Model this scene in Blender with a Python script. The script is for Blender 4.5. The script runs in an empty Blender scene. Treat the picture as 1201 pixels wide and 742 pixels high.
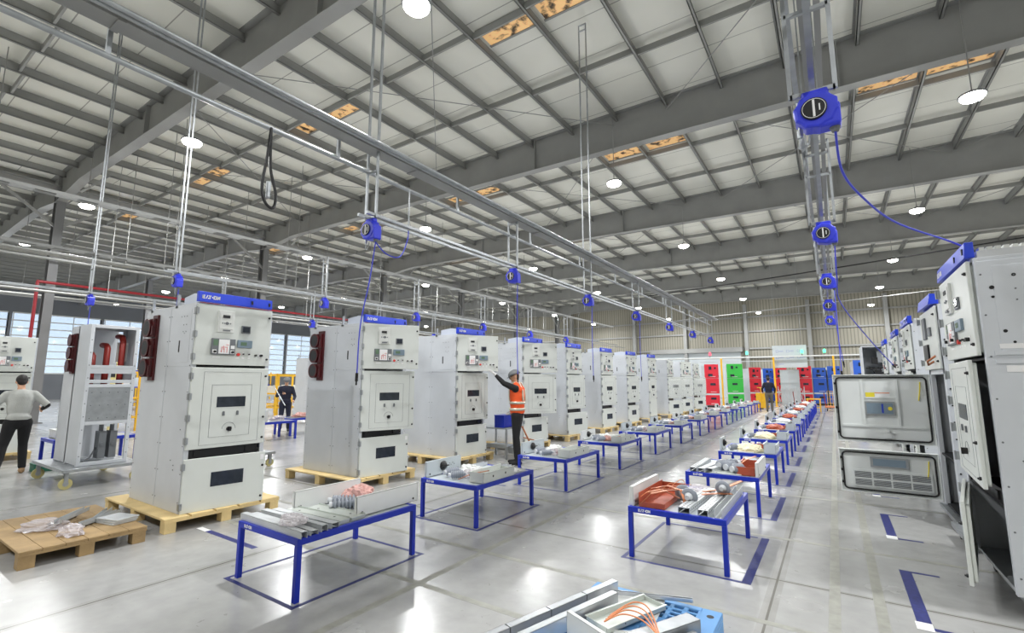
import bpy, bmesh, math, random
from mathutils import Vector, Matrix, Euler
PI = math.pi
R = random.Random(7)
SC = bpy.context.scene
COL = SC.collection
ORD = ['nearest', 'second', 'third', 'fourth', 'fifth', 'sixth', 'seventh', 'eighth', 'ninth', 'tenth',
       'eleventh', 'twelfth', 'thirteenth', 'fourteenth']

# ------------------------------------------------------------------ materials
def srgb(r, g, b):
    f = lambda c: (c / 255) / 12.92 if c / 255 <= .04045 else ((c / 255 + .055) / 1.055) ** 2.4
    return (f(r), f(g), f(b), 1)

def mat(name, rgb, rough=.5, metal=0.0, var=.06, scale=6.0, bump=0.0, bscale=60.0, alpha=1.0, trans=0.0, coat=0.0, emit=None, estr=0.0):
    m = bpy.data.materials.new(name); m.use_nodes = True
    nt = m.node_tree; N = nt.nodes; L = nt.links
    b = N['Principled BSDF']
    b.inputs['Roughness'].default_value = rough
    b.inputs['Metallic'].default_value = metal
    b.inputs['Alpha'].default_value = alpha
    b.inputs['Transmission Weight'].default_value = trans
    b.inputs['Coat Weight'].default_value = coat
    c = srgb(*rgb)
    if var > 0:
        tc = N.new('ShaderNodeTexCoord'); no = N.new('ShaderNodeTexNoise')
        no.inputs['Scale'].default_value = scale; no.inputs['Detail'].default_value = 4
        L.new(tc.outputs['Object'], no.inputs['Vector'])
        cr = N.new('ShaderNodeValToRGB')
        cr.color_ramp.elements[0].position = .3; cr.color_ramp.elements[1].position = .7
        cr.color_ramp.elements[0].color = tuple(x * (1 - var) for x in c[:3]) + (1,)
        cr.color_ramp.elements[1].color = tuple(min(1, x * (1 + var)) for x in c[:3]) + (1,)
        L.new(no.outputs['Fac'], cr.inputs['Fac']); L.new(cr.outputs['Color'], b.inputs['Base Color'])
    else:
        b.inputs['Base Color'].default_value = c
    if bump > 0:
        tc2 = N.new('ShaderNodeTexCoord'); n2 = N.new('ShaderNodeTexNoise'); n2.inputs['Scale'].default_value = bscale
        L.new(tc2.outputs['Object'], n2.inputs['Vector'])
        bp = N.new('ShaderNodeBump'); bp.inputs['Strength'].default_value = bump; bp.inputs['Distance'].default_value = .02
        L.new(n2.outputs['Fac'], bp.inputs['Height']); L.new(bp.outputs['Normal'], b.inputs['Normal'])
    if emit:
        b.inputs['Emission Color'].default_value = srgb(*emit); b.inputs['Emission Strength'].default_value = estr
    return m

M = {
 'door': mat('painted door grey', (214, 218, 213), .38, var=.02),
 'body': mat('galvanised sheet', (208, 212, 217), .42, .12, var=.04, scale=2.5),
 'galv': mat('galvanised steel', (168, 172, 175), .38, .7, var=.12, scale=9),
 'alu': mat('aluminium', (205, 208, 212), .3, .7, var=.05),
 'white': mat('white painted sheet', (226, 228, 226), .4, var=.02),
 'palew': mat('pale plate', (205, 212, 226), .35, var=.02),
 'blue': mat('blue header paint', (24, 62, 205), .35, var=.03),
 'tblue': mat('blue table paint', (22, 48, 178), .35, var=.05),
 'reel': mat('blue hose reel plastic', (50, 62, 215), .4, var=.04),
 'hose': mat('blue air hose', (60, 70, 205), .45, var=0),
 'black': mat('black plastic', (18, 18, 20), .4, var=0),
 'dark': mat('dark interior', (44, 46, 48), .6, var=.2),
 'grey': mat('mid grey plastic', (110, 114, 118), .5, var=.05),
 'steel': mat('roof steel paint', (148, 149, 147), .55, var=.06, scale=1.5),
 'steel2': mat('purlin steel', (148, 149, 146), .5, .1, var=.08, scale=1.5),
 'window': mat('dark viewing window', (42, 48, 58), .12, var=.3, scale=9),
 'maroon': mat('dark red epoxy', (74, 20, 24), .32, var=.08),
 'redep': mat('red epoxy', (146, 40, 32), .35, var=.08),
 'copper': mat('copper bar', (196, 128, 92), .35, .6, var=.12),
 'brown': mat('red brown insulation', (176, 84, 58), .4, var=.08),
 'insul': mat('grey silicone insulator', (142, 148, 158), .35, var=.05),
 'insul2': mat('pale insulator cap', (205, 208, 212), .35, var=.03),
 'wood': mat('pallet pine', (222, 196, 140), .7, var=.14, scale=5, bump=.2),
 'wood2': mat('old pallet wood', (158, 132, 92), .75, var=.2, scale=5, bump=.2),
 'plastic': mat('clear plastic bag', (226, 220, 224), .2, var=.1, alpha=.5),
 'film': mat('clear wrapping film', (235, 238, 238), .12, var=0, alpha=.16),
 'zinc': mat('bright zinc sheet', (204, 208, 210), .38, .3, var=.06, scale=7),
 'pink': mat('pink bubble wrap', (226, 176, 168), .3, var=.25, scale=25, bump=.5, bscale=70, alpha=.85),
 'cream': mat('cream wrap', (232, 222, 186), .4, var=.1, bump=.3, bscale=30),
 'orange': mat('orange cable', (222, 140, 92), .4, var=.05),
 'pblue': mat('light blue plastic pallet', (98, 152, 206), .5, var=.06),
 'pale': mat('aluminium tray', (200, 206, 200), .35, .2, var=.04),
 'green': mat('green mat', (40, 108, 84), .6, var=.1),
 'cgreen': mat('green cabinet paint', (52, 178, 66), .4, var=.03),
 'cred': mat('red cabinet paint', (214, 38, 56), .4, var=.03),
 'cblue': mat('blue cabinet paint', (40, 92, 196), .4, var=.03),
 'yellow': mat('yellow paint', (240, 186, 40), .45, var=.05),
 'paleyel': mat('pale yellow enamel', (232, 216, 150), .5, var=.04),
 'pipe': mat('red fire pipe', (140, 28, 38), .4, var=.04),
 'hiviz': mat('orange hi-vis cloth', (255, 96, 40), .7, var=.05, bump=.2),
 'reflect': mat('reflective tape', (208, 200, 180), .3, .3, var=.03),
 'cloth': mat('black cloth', (26, 26, 28), .85, var=.15, bump=.2),
 'navy': mat('navy cloth', (32, 34, 52), .85, var=.15, bump=.2),
 'gshirt': mat('grey shirt cloth', (188, 190, 186), .85, var=.06, bump=.25),
 'khaki': mat('grey brown trousers', (104, 98, 88), .85, var=.1),
 'skin': mat('skin', (206, 158, 128), .5, var=.05),
 'hair': mat('black hair', (30, 26, 24), .6, var=.2, bump=.4),
 'helmet': mat('grey helmet', (108, 110, 112), .4, var=.05),
 'glove': mat('pale knitted glove', (196, 196, 194), .8, var=.06),
 'shoe': mat('tan shoe', (166, 134, 100), .7, var=.1),
 'rubber': mat('black rubber', (24, 24, 24), .7, var=.05),
 'wheel': mat('yellowish caster wheel', (186, 176, 120), .5, var=.08),
 'label': mat('white label', (238, 238, 238), .5, var=0),
 'redlab': mat('red print', (214, 58, 52), .5, var=0),
 'bluelab': mat('blue print', (44, 70, 190), .5, var=0),
 'yellab': mat('yellow print', (238, 220, 60), .5, var=0),
 'lcd': mat('greenish display', (104, 130, 106), .2, var=.05),
 'gbmeter': mat('blue grey meter case', (126, 144, 158), .4, var=.03),
 'offwhite': mat('off white instrument case', (222, 224, 220), .45, var=.02),
 'glass': mat('clear glass', (225, 235, 240), .05, var=0, alpha=.28),
 'board': mat('pale display board', (196, 204, 208), .35, var=.02),
 'wall': None, 'lamp': mat('lamp lens', (255, 255, 250), .4, var=0, emit=(255, 252, 240), estr=26),
 'siggreen': mat('green signal lamp', (60, 240, 150), .4, var=0, emit=(80, 255, 170), estr=3),
 'sigred': mat('red signal lamp', (240, 60, 70), .4, var=0, emit=(255, 60, 80), estr=3),
 'col': mat('column paint', (112, 113, 114), .5, var=.08, scale=1.5),
 'wallgrey': mat('grey blue wall sheet', (118, 122, 128), .6, var=.06, scale=.6),
 'tape': mat('blue floor tape', (44, 50, 112), .5, var=.25, scale=30),
 'greystrip': mat('faint grey floor strip', (150, 150, 142), .6, var=.15, scale=12),
 'gasket': mat('black gasket', (20, 20, 20), .6, var=0),
 'inner': mat('inside door paint', (224, 228, 226), .4, var=.02),
}

def floor_mat():
    m = bpy.data.materials.new('polished concrete'); m.use_nodes = True
    nt = m.node_tree; N = nt.nodes; L = nt.links; b = N['Principled BSDF']
    tc = N.new('ShaderNodeTexCoord'); sep = N.new('ShaderNodeSeparateXYZ'); L.new(tc.outputs['Object'], sep.inputs[0])
    def noise(s, d, dist=0):
        n = N.new('ShaderNodeTexNoise'); n.inputs['Scale'].default_value = s; n.inputs['Detail'].default_value = d
        n.inputs['Distortion'].default_value = dist
        L.new(tc.outputs['Object'], n.inputs['Vector']); return n.outputs['Fac']
    def math_(op, a, b_=None, c=None):
        n = N.new('ShaderNodeMath'); n.operation = op
        for i, v in enumerate((a, b_, c)):
            if v is None: continue
            if isinstance(v, (int, float)): n.inputs[i].default_value = v
            else: L.new(v, n.inputs[i])
        return n.outputs[0]
    cr = N.new('ShaderNodeValToRGB')
    e = cr.color_ramp.elements
    e[0].position = .3; e[0].color = srgb(150, 150, 149); e[1].position = .72; e[1].color = srgb(180, 180, 178)
    mix0 = math_('ADD', math_('MULTIPLY', noise(.45, 5, .6), .6), math_('MULTIPLY', noise(7, 6), .4))
    L.new(mix0, cr.inputs['Fac'])
    col = cr.outputs['Color']
    def darken(col, fac, c):
        mx = N.new('ShaderNodeMix'); mx.data_type = 'RGBA'; mx.inputs['B'].default_value = c
        L.new(fac, mx.inputs['Factor']); L.new(col, mx.inputs['A']); return mx.outputs['Result']
    def line(axis, at, period, w):
        u = sep.outputs[axis]
        t = math_('FRACT', math_('ADD', math_('DIVIDE', math_('SUBTRACT', u, at), period), .5))
        d = math_('MULTIPLY', math_('ABSOLUTE', math_('SUBTRACT', t, .5)), period)
        return math_('LESS_THAN', d, w)
    j = math_('MAXIMUM', line('X', -.5, 4.1, .008), line('Y', 4.6, 4.15, .008))
    col = darken(col, math_('MULTIPLY', j, .8), srgb(78, 76, 70))
    dirty = math_('MULTIPLY', math_('MAXIMUM', line('X', -.5, 4.1, .05), line('Y', 4.6, 4.15, .03)), math_('MULTIPLY', noise(3, 4), .45))
    col = darken(col, dirty, srgb(110, 106, 92))
    blot = math_('MULTIPLY', math_('GREATER_THAN', noise(11, 3, 1.5), .73), .5)
    col = darken(col, blot, srgb(120, 118, 112))
    L.new(col, b.inputs['Base Color'])
    r = math_('ADD', math_('MULTIPLY', noise(1.6, 5), .22), .13)
    L.new(r, b.inputs['Roughness'])
    b.inputs['Specular IOR Level'].default_value = .5
    return m

def roof_mat():
    m = bpy.data.materials.new('roof liner'); m.use_nodes = True
    nt = m.node_tree; N = nt.nodes; L = nt.links; b = N['Principled BSDF']
    tc = N.new('ShaderNodeTexCoord'); sep = N.new('ShaderNodeSeparateXYZ'); L.new(tc.outputs['Object'], sep.inputs[0])
    d1 = N.new('ShaderNodeMath'); d1.operation = 'DIVIDE'; L.new(sep.outputs['Y'], d1.inputs[0]); d1.inputs[1].default_value = 1.3
    fr = N.new('ShaderNodeMath'); fr.operation = 'FRACT'; L.new(d1.outputs[0], fr.inputs[0])
    lt = N.new('ShaderNodeMath'); lt.operation = 'LESS_THAN'; L.new(fr.outputs[0], lt.inputs[0]); lt.inputs[1].default_value = .02
    no = N.new('ShaderNodeTexNoise'); no.inputs['Scale'].default_value = .8; L.new(tc.outputs['Object'], no.inputs['Vector'])
    cr = N.new('ShaderNodeValToRGB'); cr.color_ramp.elements[0].color = srgb(222, 222, 212); cr.color_ramp.elements[1].color = srgb(240, 240, 232)
    L.new(no.outputs['Fac'], cr.inputs['Fac'])
    mx = N.new('ShaderNodeMix'); mx.data_type = 'RGBA'; mx.inputs['B'].default_value = srgb(168, 168, 160)
    L.new(lt.outputs[0], mx.inputs['Factor']); L.new(cr.outputs['Color'], mx.inputs['A']); L.new(mx.outputs['Result'], b.inputs['Base Color'])
    b.inputs['Roughness'].default_value = .7
    return m

def sidewall_mat():
    m = bpy.data.materials.new('ribbed wall sheet'); m.use_nodes = True
    nt = m.node_tree; N = nt.nodes; L = nt.links; b = N['Principled BSDF']
    tc = N.new('ShaderNodeTexCoord'); w = N.new('ShaderNodeTexWave'); w.wave_type = 'BANDS'; w.bands_direction = 'X'
    w.inputs['Scale'].default_value = 1.25; L.new(tc.outputs['Object'], w.inputs['Vector'])
    cr = N.new('ShaderNodeValToRGB'); cr.color_ramp.elements[0].color = srgb(118, 114, 102); cr.color_ramp.elements[1].color = srgb(150, 147, 134)
    cr.color_ramp.elements[0].position = .05; cr.color_ramp.elements[1].position = .3
    L.new(w.outputs['Fac'], cr.inputs['Fac']); L.new(cr.outputs['Color'], b.inputs['Base Color'])
    bp = N.new('ShaderNodeBump'); bp.inputs['Strength'].default_value = .5; L.new(w.outputs['Fac'], bp.inputs['Height']); L.new(bp.outputs['Normal'], b.inputs['Normal'])
    b.inputs['Roughness'].default_value = .6
    return m

def sky_mat():
    m = bpy.data.materials.new('dirty translucent skylight'); m.use_nodes = True
    nt = m.node_tree; N = nt.nodes; L = nt.links; b = N['Principled BSDF']
    tc = N.new('ShaderNodeTexCoord'); no = N.new('ShaderNodeTexNoise'); no.inputs['Scale'].default_value = 5; no.inputs['Detail'].default_value = 8
    L.new(tc.outputs['Object'], no.inputs['Vector'])
    cr = N.new('ShaderNodeValToRGB'); e = cr.color_ramp.elements
    e[0].position = .36; e[0].color = srgb(52, 40, 28); e[1].position = .52; e[1].color = srgb(222, 178, 122)
    L.new(no.outputs['Fac'], cr.inputs['Fac']); L.new(cr.outputs['Color'], b.inputs['Base Color'])
    L.new(cr.outputs['Color'], b.inputs['Emission Color']); b.inputs['Emission Strength'].default_value = .55
    return m
M['floor'] = floor_mat(); M['roof'] = roof_mat(); M['wall'] = sidewall_mat(); M['sky'] = sky_mat()

# ------------------------------------------------------------------ mesh builder
class MB:
    def __init__(s):
        s.v = []; s.f = []; s.mi = []; s.sm = []; s.M = Matrix.Identity(4)
    def add(s, vs, fs, m=0, smooth=False):
        o = len(s.v)
        s.v += [s.M @ Vector(p) for p in vs]
        for f in fs:
            s.f.append([o + i for i in f]); s.mi.append(m); s.sm.append(smooth)
    def box(s, x0, x1, y0, y1, z0, z1, m=0):
        s.add([(x0, y0, z0), (x1, y0, z0), (x1, y1, z0), (x0, y1, z0), (x0, y0, z1), (x1, y0, z1), (x1, y1, z1), (x0, y1, z1)],
              [(0, 3, 2, 1), (4, 5, 6, 7), (0, 1, 5, 4), (1, 2, 6, 5), (2, 3, 7, 6), (3, 0, 4, 7)], m)
    def bar(s, p0, p1, w, h, m=0):
        p0 = Vector(p0); p1 = Vector(p1); d = (p1 - p0).normalized()
        up = Vector((0, 0, 1)) if abs(d.z) < .95 else Vector((0, 1, 0))
        a = d.cross(up).normalized() * w / 2; b = a.cross(d).normalized() * h / 2
        vs = [p + i * a + j * b for p in (p0, p1) for i, j in ((-1, -1), (1, -1), (1, 1), (-1, 1))]
        s.add(vs, [(0, 1, 2, 3), (7, 6, 5, 4), (0, 4, 5, 1), (1, 5, 6, 2), (2, 6, 7, 3), (3, 7, 4, 0)], m)
    def tube(s, pts, r, n=8, m=0, smooth=True):
        pts = [Vector(p) for p in pts]; rings = []
        prev = None
        for i, p in enumerate(pts):
            d = (pts[min(i + 1, len(pts) - 1)] - pts[max(i - 1, 0)]).normalized()
            if prev is None:
                up = Vector((0, 0, 1)) if abs(d.z) < .9 else Vector((1, 0, 0))
                a = d.cross(up).normalized()
            else:
                a = (prev - d * prev.dot(d)).normalized()
            prev = a; b = d.cross(a)
            rr = r[i] if isinstance(r, (list, tuple)) else r
            rings.append([p + (a * math.cos(2 * PI * k / n) + b * math.sin(2 * PI * k / n)) * rr for k in range(n)])
        vs = [q for g in rings for q in g]; fs = []
        for i in range(len(pts) - 1):
            for k in range(n):
                k2 = (k + 1) % n
                fs.append((i * n + k, i * n + k2, (i + 1) * n + k2, (i + 1) * n + k))
        s.add(vs, fs, m, smooth)
        s.add(rings[0], [tuple(reversed(range(n)))], m); s.add(rings[-1], [tuple(range(n))], m)
    def cyl(s, p0, p1, r, n=16, m=0, r1=None):
        s.tube([p0, p1], [r, r if r1 is None else r1], n, m)
    def lathe(s, prof, p0, axis, n=20, m=0, smooth=True):
        """prof: (distance along axis, radius)"""
        a = Vector(axis).normalized(); p0 = Vector(p0)
        s.tube([p0 + a * (t + 1e-5 * i) for i, (t, r) in enumerate(prof)], [max(r, 1e-4) for t, r in prof], n, m, smooth)
    def prism(s, poly, y0, y1, m=0, axis='y'):
        n = len(poly)
        def P(u, v, w):
            return (u, w, v) if axis == 'y' else ((w, u, v) if axis == 'x' else (u, v, w))
        vs = [P(u, v, y0) for u, v in poly] + [P(u, v, y1) for u, v in poly]
        s.add(vs, [tuple(range(n)), tuple(reversed(range(n, 2 * n)))] + [(i, i + n, (i + 1) % n + n, (i + 1) % n) for i in range(n)], m)
    def ell(s, c, r, nu=14, nv=10, m=0, rot=None):
        c = Vector(c); vs = []; fs = []
        Rm = rot if rot else Matrix.Identity(3)
        for j in range(nv + 1):
            t = PI * j / nv
            for i in range(nu):
                u = 2 * PI * i / nu
                vs.append(c + Rm @ Vector((r[0] * math.sin(t) * math.cos(u), r[1] * math.sin(t) * math.sin(u), r[2] * math.cos(t))))
        for j in range(nv):
            for i in range(nu):
                i2 = (i + 1) % nu
                fs.append((j * nu + i, (j + 1) * nu + i, (j + 1) * nu + i2, j * nu + i2))
        s.add(vs, fs, m, True)
    def cap(s, p0, r0, p1, r1, m=0, n=12):
        p0 = Vector(p0); p1 = Vector(p1)
        s.tube([p0, p1], [r0, r1], n, m); s.ell(p0, (r0,) * 3, n, 8, m); s.ell(p1, (r1,) * 3, n, 8, m)
    def build(s, name, mats, parent=None, bevel=0, loc=None, rot=None):
        me = bpy.data.meshes.new(name)
        me.from_pydata([tuple(v) for v in s.v], [], s.f)
        if not isinstance(mats, (list, tuple)): mats = [mats]
        for m in mats: me.materials.append(M[m] if isinstance(m, str) else m)
        me.polygons.foreach_set('material_index', [min(i, len(mats) - 1) for i in s.mi])
        me.polygons.foreach_set('use_smooth', s.sm)
        me.update()
        bm = bmesh.new(); bm.from_mesh(me); bmesh.ops.recalc_face_normals(bm, faces=bm.faces); bm.to_mesh(me); bm.free()
        o = bpy.data.objects.new(name, me); COL.objects.link(o)
        if parent: o.parent = parent
        if loc is not None: o.location = loc
        if rot is not None: o.rotation_euler = rot if isinstance(rot, (tuple, list)) else (0, 0, rot)
        if bevel:
            b = o.modifiers.new('bevel', 'BEVEL'); b.width = bevel; b.segments = 2; b.limit_method = 'ANGLE'; b.angle_limit = .9
        return o

def tag(o, label, cat, group=None, kind=None):
    if label: o['label'] = label
    if cat: o['category'] = cat
    if group: o['group'] = group
    if kind: o['kind'] = kind
    return o
def empty(name, loc, rz=0):
    o = bpy.data.objects.new(name, None); COL.objects.link(o); o.empty_display_size = .1
    o.location = loc; o.rotation_euler = (0, 0, rz); return o
def struct(o, label=None):
    o['kind'] = 'structure'
    if label: o['label'] = label
    return o
def copy_tree(o, parent=None):
    c = o.copy(); COL.objects.link(c)
    if parent is not None: c.parent = parent
    for ch in list(o.children): copy_tree(ch, c)
    return c

# letters of the maker's mark, drawn as strokes in the x/z plane facing -y
def logo(mb, x, z, h, y, m=0):
    t = h * .26; w = h * 1.05
    d = .0015
    def st(a, b, th=t):
        a = Vector((x + a[0] * h, y, z + a[1] * h)); b = Vector((x + b[0] * h, y, z + b[1] * h))
        u = (b - a).normalized(); n = Vector((-u.z, 0, u.x)) * th / 2
        q = [a - n, b - n, b + n, a + n]
        mb.add([p for p in q] + [p + Vector((0, d, 0)) for p in q], [(0, 1, 2, 3), (7, 6, 5, 4), (0, 4, 5, 1), (1, 5, 6, 2), (2, 6, 7, 3), (3, 7, 4, 0)], m)
    st((0.1, 0), (0.1, 1)); st((0, .12), (.7, .12)); st((0, .5), (.62, .5)); st((0, .88), (.7, .88))      # E
    st((.95, 0), (1.35, 1), t * .9)                                                                      # slanted A stroke
    st((1.5, .0), (1.62, .32), t * .9)
    st((1.55, .88), (2.3, .88)); st((1.92, 0), (1.92, 1))                                                # T
    st((2.45, .5), (2.8, .5), t * 1.2)                                                                   # dot
    st((3.0, 0), (3.0, 1)); st((3.0, .12), (3.6, .12)); st((3.6, 0), (3.6, 1)); st((3.0, .88), (3.6, .88))   # O
    st((3.95, 0), (3.95, 1)); st((3.95, .92), (4.5, .08)); st((4.5, 0), (4.5, 1))                        # N

# ------------------------------------------------------------------ camera
cam = bpy.data.cameras.new('camera'); co = bpy.data.objects.new('camera', cam); COL.objects.link(co)
cam.sensor_width = 36; cam.lens = 557 / 1201 * 36; cam.clip_end = 300; cam.clip_start = .05
co.location = (0, 0, 1.6); co.rotation_euler = (math.radians(90) + math.atan(75 / 557), 0, math.radians(33.9))
SC.camera = co

# ------------------------------------------------------------------ room shell
XL, XR, YB, YF, ZC = -56.0, 15.0, -9.0, 50.0, 9.86
b = MB(); b.box(XL, XR, YB, YF, -.2, 0); struct(b.build('floor', 'floor'), 'polished grey concrete floor with joints')
b = MB(); b.box(XL, XR, YB, YF, ZC, ZC + .1); struct(b.build('ceiling', 'roof'), 'pale insulated roof lining')
b = MB(); b.box(XL, XR, YF, YF + .2, 0, ZC + .1); struct(b.build('wall_far', 'wall'), 'ribbed beige far wall')
b = MB(); b.box(XR, XR + .2, YB, YF, 0, ZC + .1); struct(b.build('wall_right', 'wall'))
b = MB(); b.box(XL, XR, YB - .2, YB, 0, ZC + .1); struct(b.build('wall_back', 'wall'))
# left wall with a band of windows
WZ0, WZ1 = 2.2, 7.2
b = MB(); b.box(XL - .2, XL, YB, YF, 0, WZ0); b.box(XL - .2, XL, YB, YF, WZ1, ZC + .1)
for y in range(-9, 50, 6): b.box(XL - .2, XL, y, y + .25, WZ0, WZ1, 0)
struct(b.build('wall_left', 'wallgrey'))
for i, y in enumerate(range(-9, 50, 6)):
    b = MB()
    for k in range(9):
        z = WZ0 + (WZ1 - WZ0) * k / 8
        b.box(XL - .12, XL + .03, y + .25, y + 6, z - .05, z + .05)
    for k in range(4):
        b.box(XL - .1, XL, y + .3 + k * 1.9, y + .36 + k * 1.9, WZ0, WZ1)
    struct(b.build('window_%d' % (i + 1), 'white'), 'wide window band with horizontal slats')
    g = MB(); g.box(XL - .09, XL - .085, y + .25, y + 6, WZ0, WZ1)
    g.build('glass', 'glass', bpy.data.objects['window_%d' % (i + 1)])

# girts and columns on the far wall, roller door
b = MB()
for z in (3.75, 4.6, 6.2, 7.6): b.box(XL, XR, YF - .16, YF, z - .07, z + .07)
struct(b.build('trim_1', 'steel'), 'horizontal steel girts on the far wall')
b = MB()
for x in (-40, -33, -25, -17.5, -12.2, -6.6, -1.5, 4, 10): b.box(x - .15, x + .15, YF - .45, YF - .02, 0, 8.8)
struct(b.build('trim_2', 'steel'), 'steel posts against the far wall')
b = MB(); b.box(-15.5, -7.2, YF - .12, YF - .02, 0, 4.3)
for k in range(9): b.box(-15.5, -7.2, YF - .135, YF - .12, .48 * k, .48 * k + .44)
struct(b.build('door_1', 'board'), 'large pale roller door in the far wall')
b = MB(); b.box(-15.8, -7.0, YF - .5, YF - .02, 4.3, 4.75)
struct(b.build('trim_3', 'steel'), 'dark lintel over the roller door')

BY = [5.05 + 8.3 * k for k in range(-1, 6)]
def rafter(y, xa, xb, za, zb, top=9.84, fl=.3):
    """tapered I beam: bottom z za at xa to zb at xb, haunch at columns"""
    b = MB(); n = 14
    def zb_(x):
        t = (x - xa) / (xb - xa); z = za + (zb - za) * t
        for xc in (-25.2, 14.6, -55):
            d = abs(x - xc)
            if d < 3: z -= .35 * (1 - d / 3)
        return z
    xs = [xa + (xb - xa) * i / n for i in range(n + 1)]
    for i in range(n):
        x0, x1 = xs[i], xs[i + 1]; z0, z1 = zb_(x0), zb_(x1)
        b.prism([(x0, z0), (x1, z1), (x1, top), (x0, top)], y - .012, y + .012)
        b.prism([(x0, z0 - .02), (x1, z1 - .02), (x1, z1), (x0, z0)], y - fl / 2, y + fl / 2)
        b.prism([(x0, top - .03), (x1, top - .03), (x1, top), (x0, top)], y - fl / 2, y + fl / 2)
        if i % 3 == 0: b.box(x0 - .012, x0 + .012, y - fl / 2 + .02, y + fl / 2 - .02, z0, top)
    return b
ci = 0
for k, y in enumerate(BY):
    b = rafter(y, -25.2, 15, 9.0, 8.42, ZC)
    struct(b.build('roof_beam', 'steel'), 'deep grey steel roof beam')
    b = rafter(y, -55.8, -25.2, 8.6, 9.0, ZC)
    struct(b.build('roof_beam', 'steel'), 'deep grey steel roof beam over the side bay')
    for x in (-25.2, -40.5):
        b = MB()
        b.box(x - .22, x - .2, y - .14, y + .14, 0, 8.9); b.box(x + .2, x + .22, y - .14, y + .14, 0, 8.9); b.box(x - .2, x + .2, y - .01, y + .01, 0, 8.9)
        b.box(x - .3, x + .3, y - .25, y + .25, 0, .03)
        struct(b.build('steel_column', 'col'), 'grey steel column under the roof beam')
# knee braces at the columns and longitudinal girder
b = MB()
for y in BY:
    for s in (-1, 1): b.bar((-25.2, y, 7.6), (-25.2, y + s * 1.7, 8.9), .09, .09)
    for s in (-1, 1): b.bar((-25.2 + s * 2.6, y, 8.5), (-25.2 + s * 2.6, y + .9, 9.6), .07, .07)
struct(b.build('column_brace', 'steel'), 'diagonal knee braces at the columns')
b = MB(); b.box(-25.3, -25.1, YB, YF, 8.9, 8.94); b.box(-25.3, -25.1, YB, YF, 9.3, 9.34); b.box(-25.21, -25.19, YB, YF, 8.9, 9.34)
struct(b.build('longitudinal_beam', 'steel'), 'long girder along the column line')
for k in range(-35, 12):
    x = -2.0 + 1.52 * k
    if x < XL or x > XR: continue
    b = MB(); b.box(x - .01, x + .01, YB, YF, 9.6, ZC); b.box(x - .01, x + .065, YB, YF, 9.6, 9.615); b.box(x - .065, x, YB, YF, ZC - .02, ZC)
    b.box(x + .055, x + .065, YB, YF, 9.6, 9.63)
    struct(b.build('roof_purlin', 'steel2'), 'grey steel roof purlin')
for k, y in enumerate(BY[:-1]):
    for j, t in enumerate((.345, .67)):
        b = MB()
        for q in range(-24, 12):
            x = -2.0 + 1.52 * q
            if x > 14: continue
            off = .11 * (q % 2)
            b.box(x + .02, x + 1.5, y + 8.3 * t + off, y + 8.3 * t + off + .05, 9.62, 9.78)
        struct(b.build('purlin_strut', 'steel2'), 'row of struts tying the purlins')
for k, (x0, y0) in enumerate([(-9.6, 0), (-.5, 0), (7, 0), (-19, 0)]):
    for yb in (5.05, 13.35, 21.65):
        b = MB(); b.tube([(x0 - 3, yb, 9.5), (x0 + 4.5, yb + 8.3, 9.5)], .012, 5); b.tube([(x0 + 4.5, yb, 9.5), (x0 - 3, yb + 8.3, 9.5)], .012, 5)
        struct(b.build('roof_brace', 'steel'), 'thin crossed roof bracing rods')
n = 0
for yc in (8.4, 15.95, 24.3, 32.5):
    for xc in (-5.75, -4.2, 1.9, 3.4, -13.4, -11.8, -21.0, -19.5, -29, -27.4):
        b = MB(); b.box(xc - .7, xc + .62, yc - .27, yc + .27, ZC - .012, ZC - .002); b.box(xc - .74, xc + .66, yc - .33, yc - .27, ZC - .03, ZC - .004, 1); b.box(xc - .74, xc + .66, yc + .27, yc + .33, ZC - .03, ZC - .004, 1)
        n += 1; struct(b.build('window_%d' % (20 + n), ['sky', 'steel2']), 'dirty orange-brown roof light')

# ------------------------------------------------------------------ lamps
LX = [(-5.1, 'over the left table row'), (2.87, 'over the right cabinets'), (-12.95, 'beyond the grey cabinets'), (-20.85, 'near the column line'), (-28.9, 'past the column line'), (10.8, 'at the far right of the hall'), (-37, 'in the side bay'), (-46, 'deep in the side bay')]
LY = [-3.5, 4.85, 13.15, 21.3, 29.7, 38, 46.6]
def make_lamp():
    root = empty('ceiling_light', (0, 0, 0))
    b = MB(); b.lathe([(0, .06), (.06, .12), (.08, .23), (.11, .24), (.115, .21)], (0, 0, 7.66), (0, 0, -1), 20)
    b.build('housing', 'grey', root)
    b = MB(); b.lathe([(0, .21), (.04, .208), (.08, .17), (.105, .09), (.11, .01)], (0, 0, 7.548), (0, 0, -1), 20); b.build('lens', 'lamp', root)
    b = MB(); b.cyl((0, 0, 7.64), (0, 0, ZC), .012, 6); b.build('hanging_rod', 'steel', root)
    return root
LE = 290
lamp0 = make_lamp(); first = True
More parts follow.
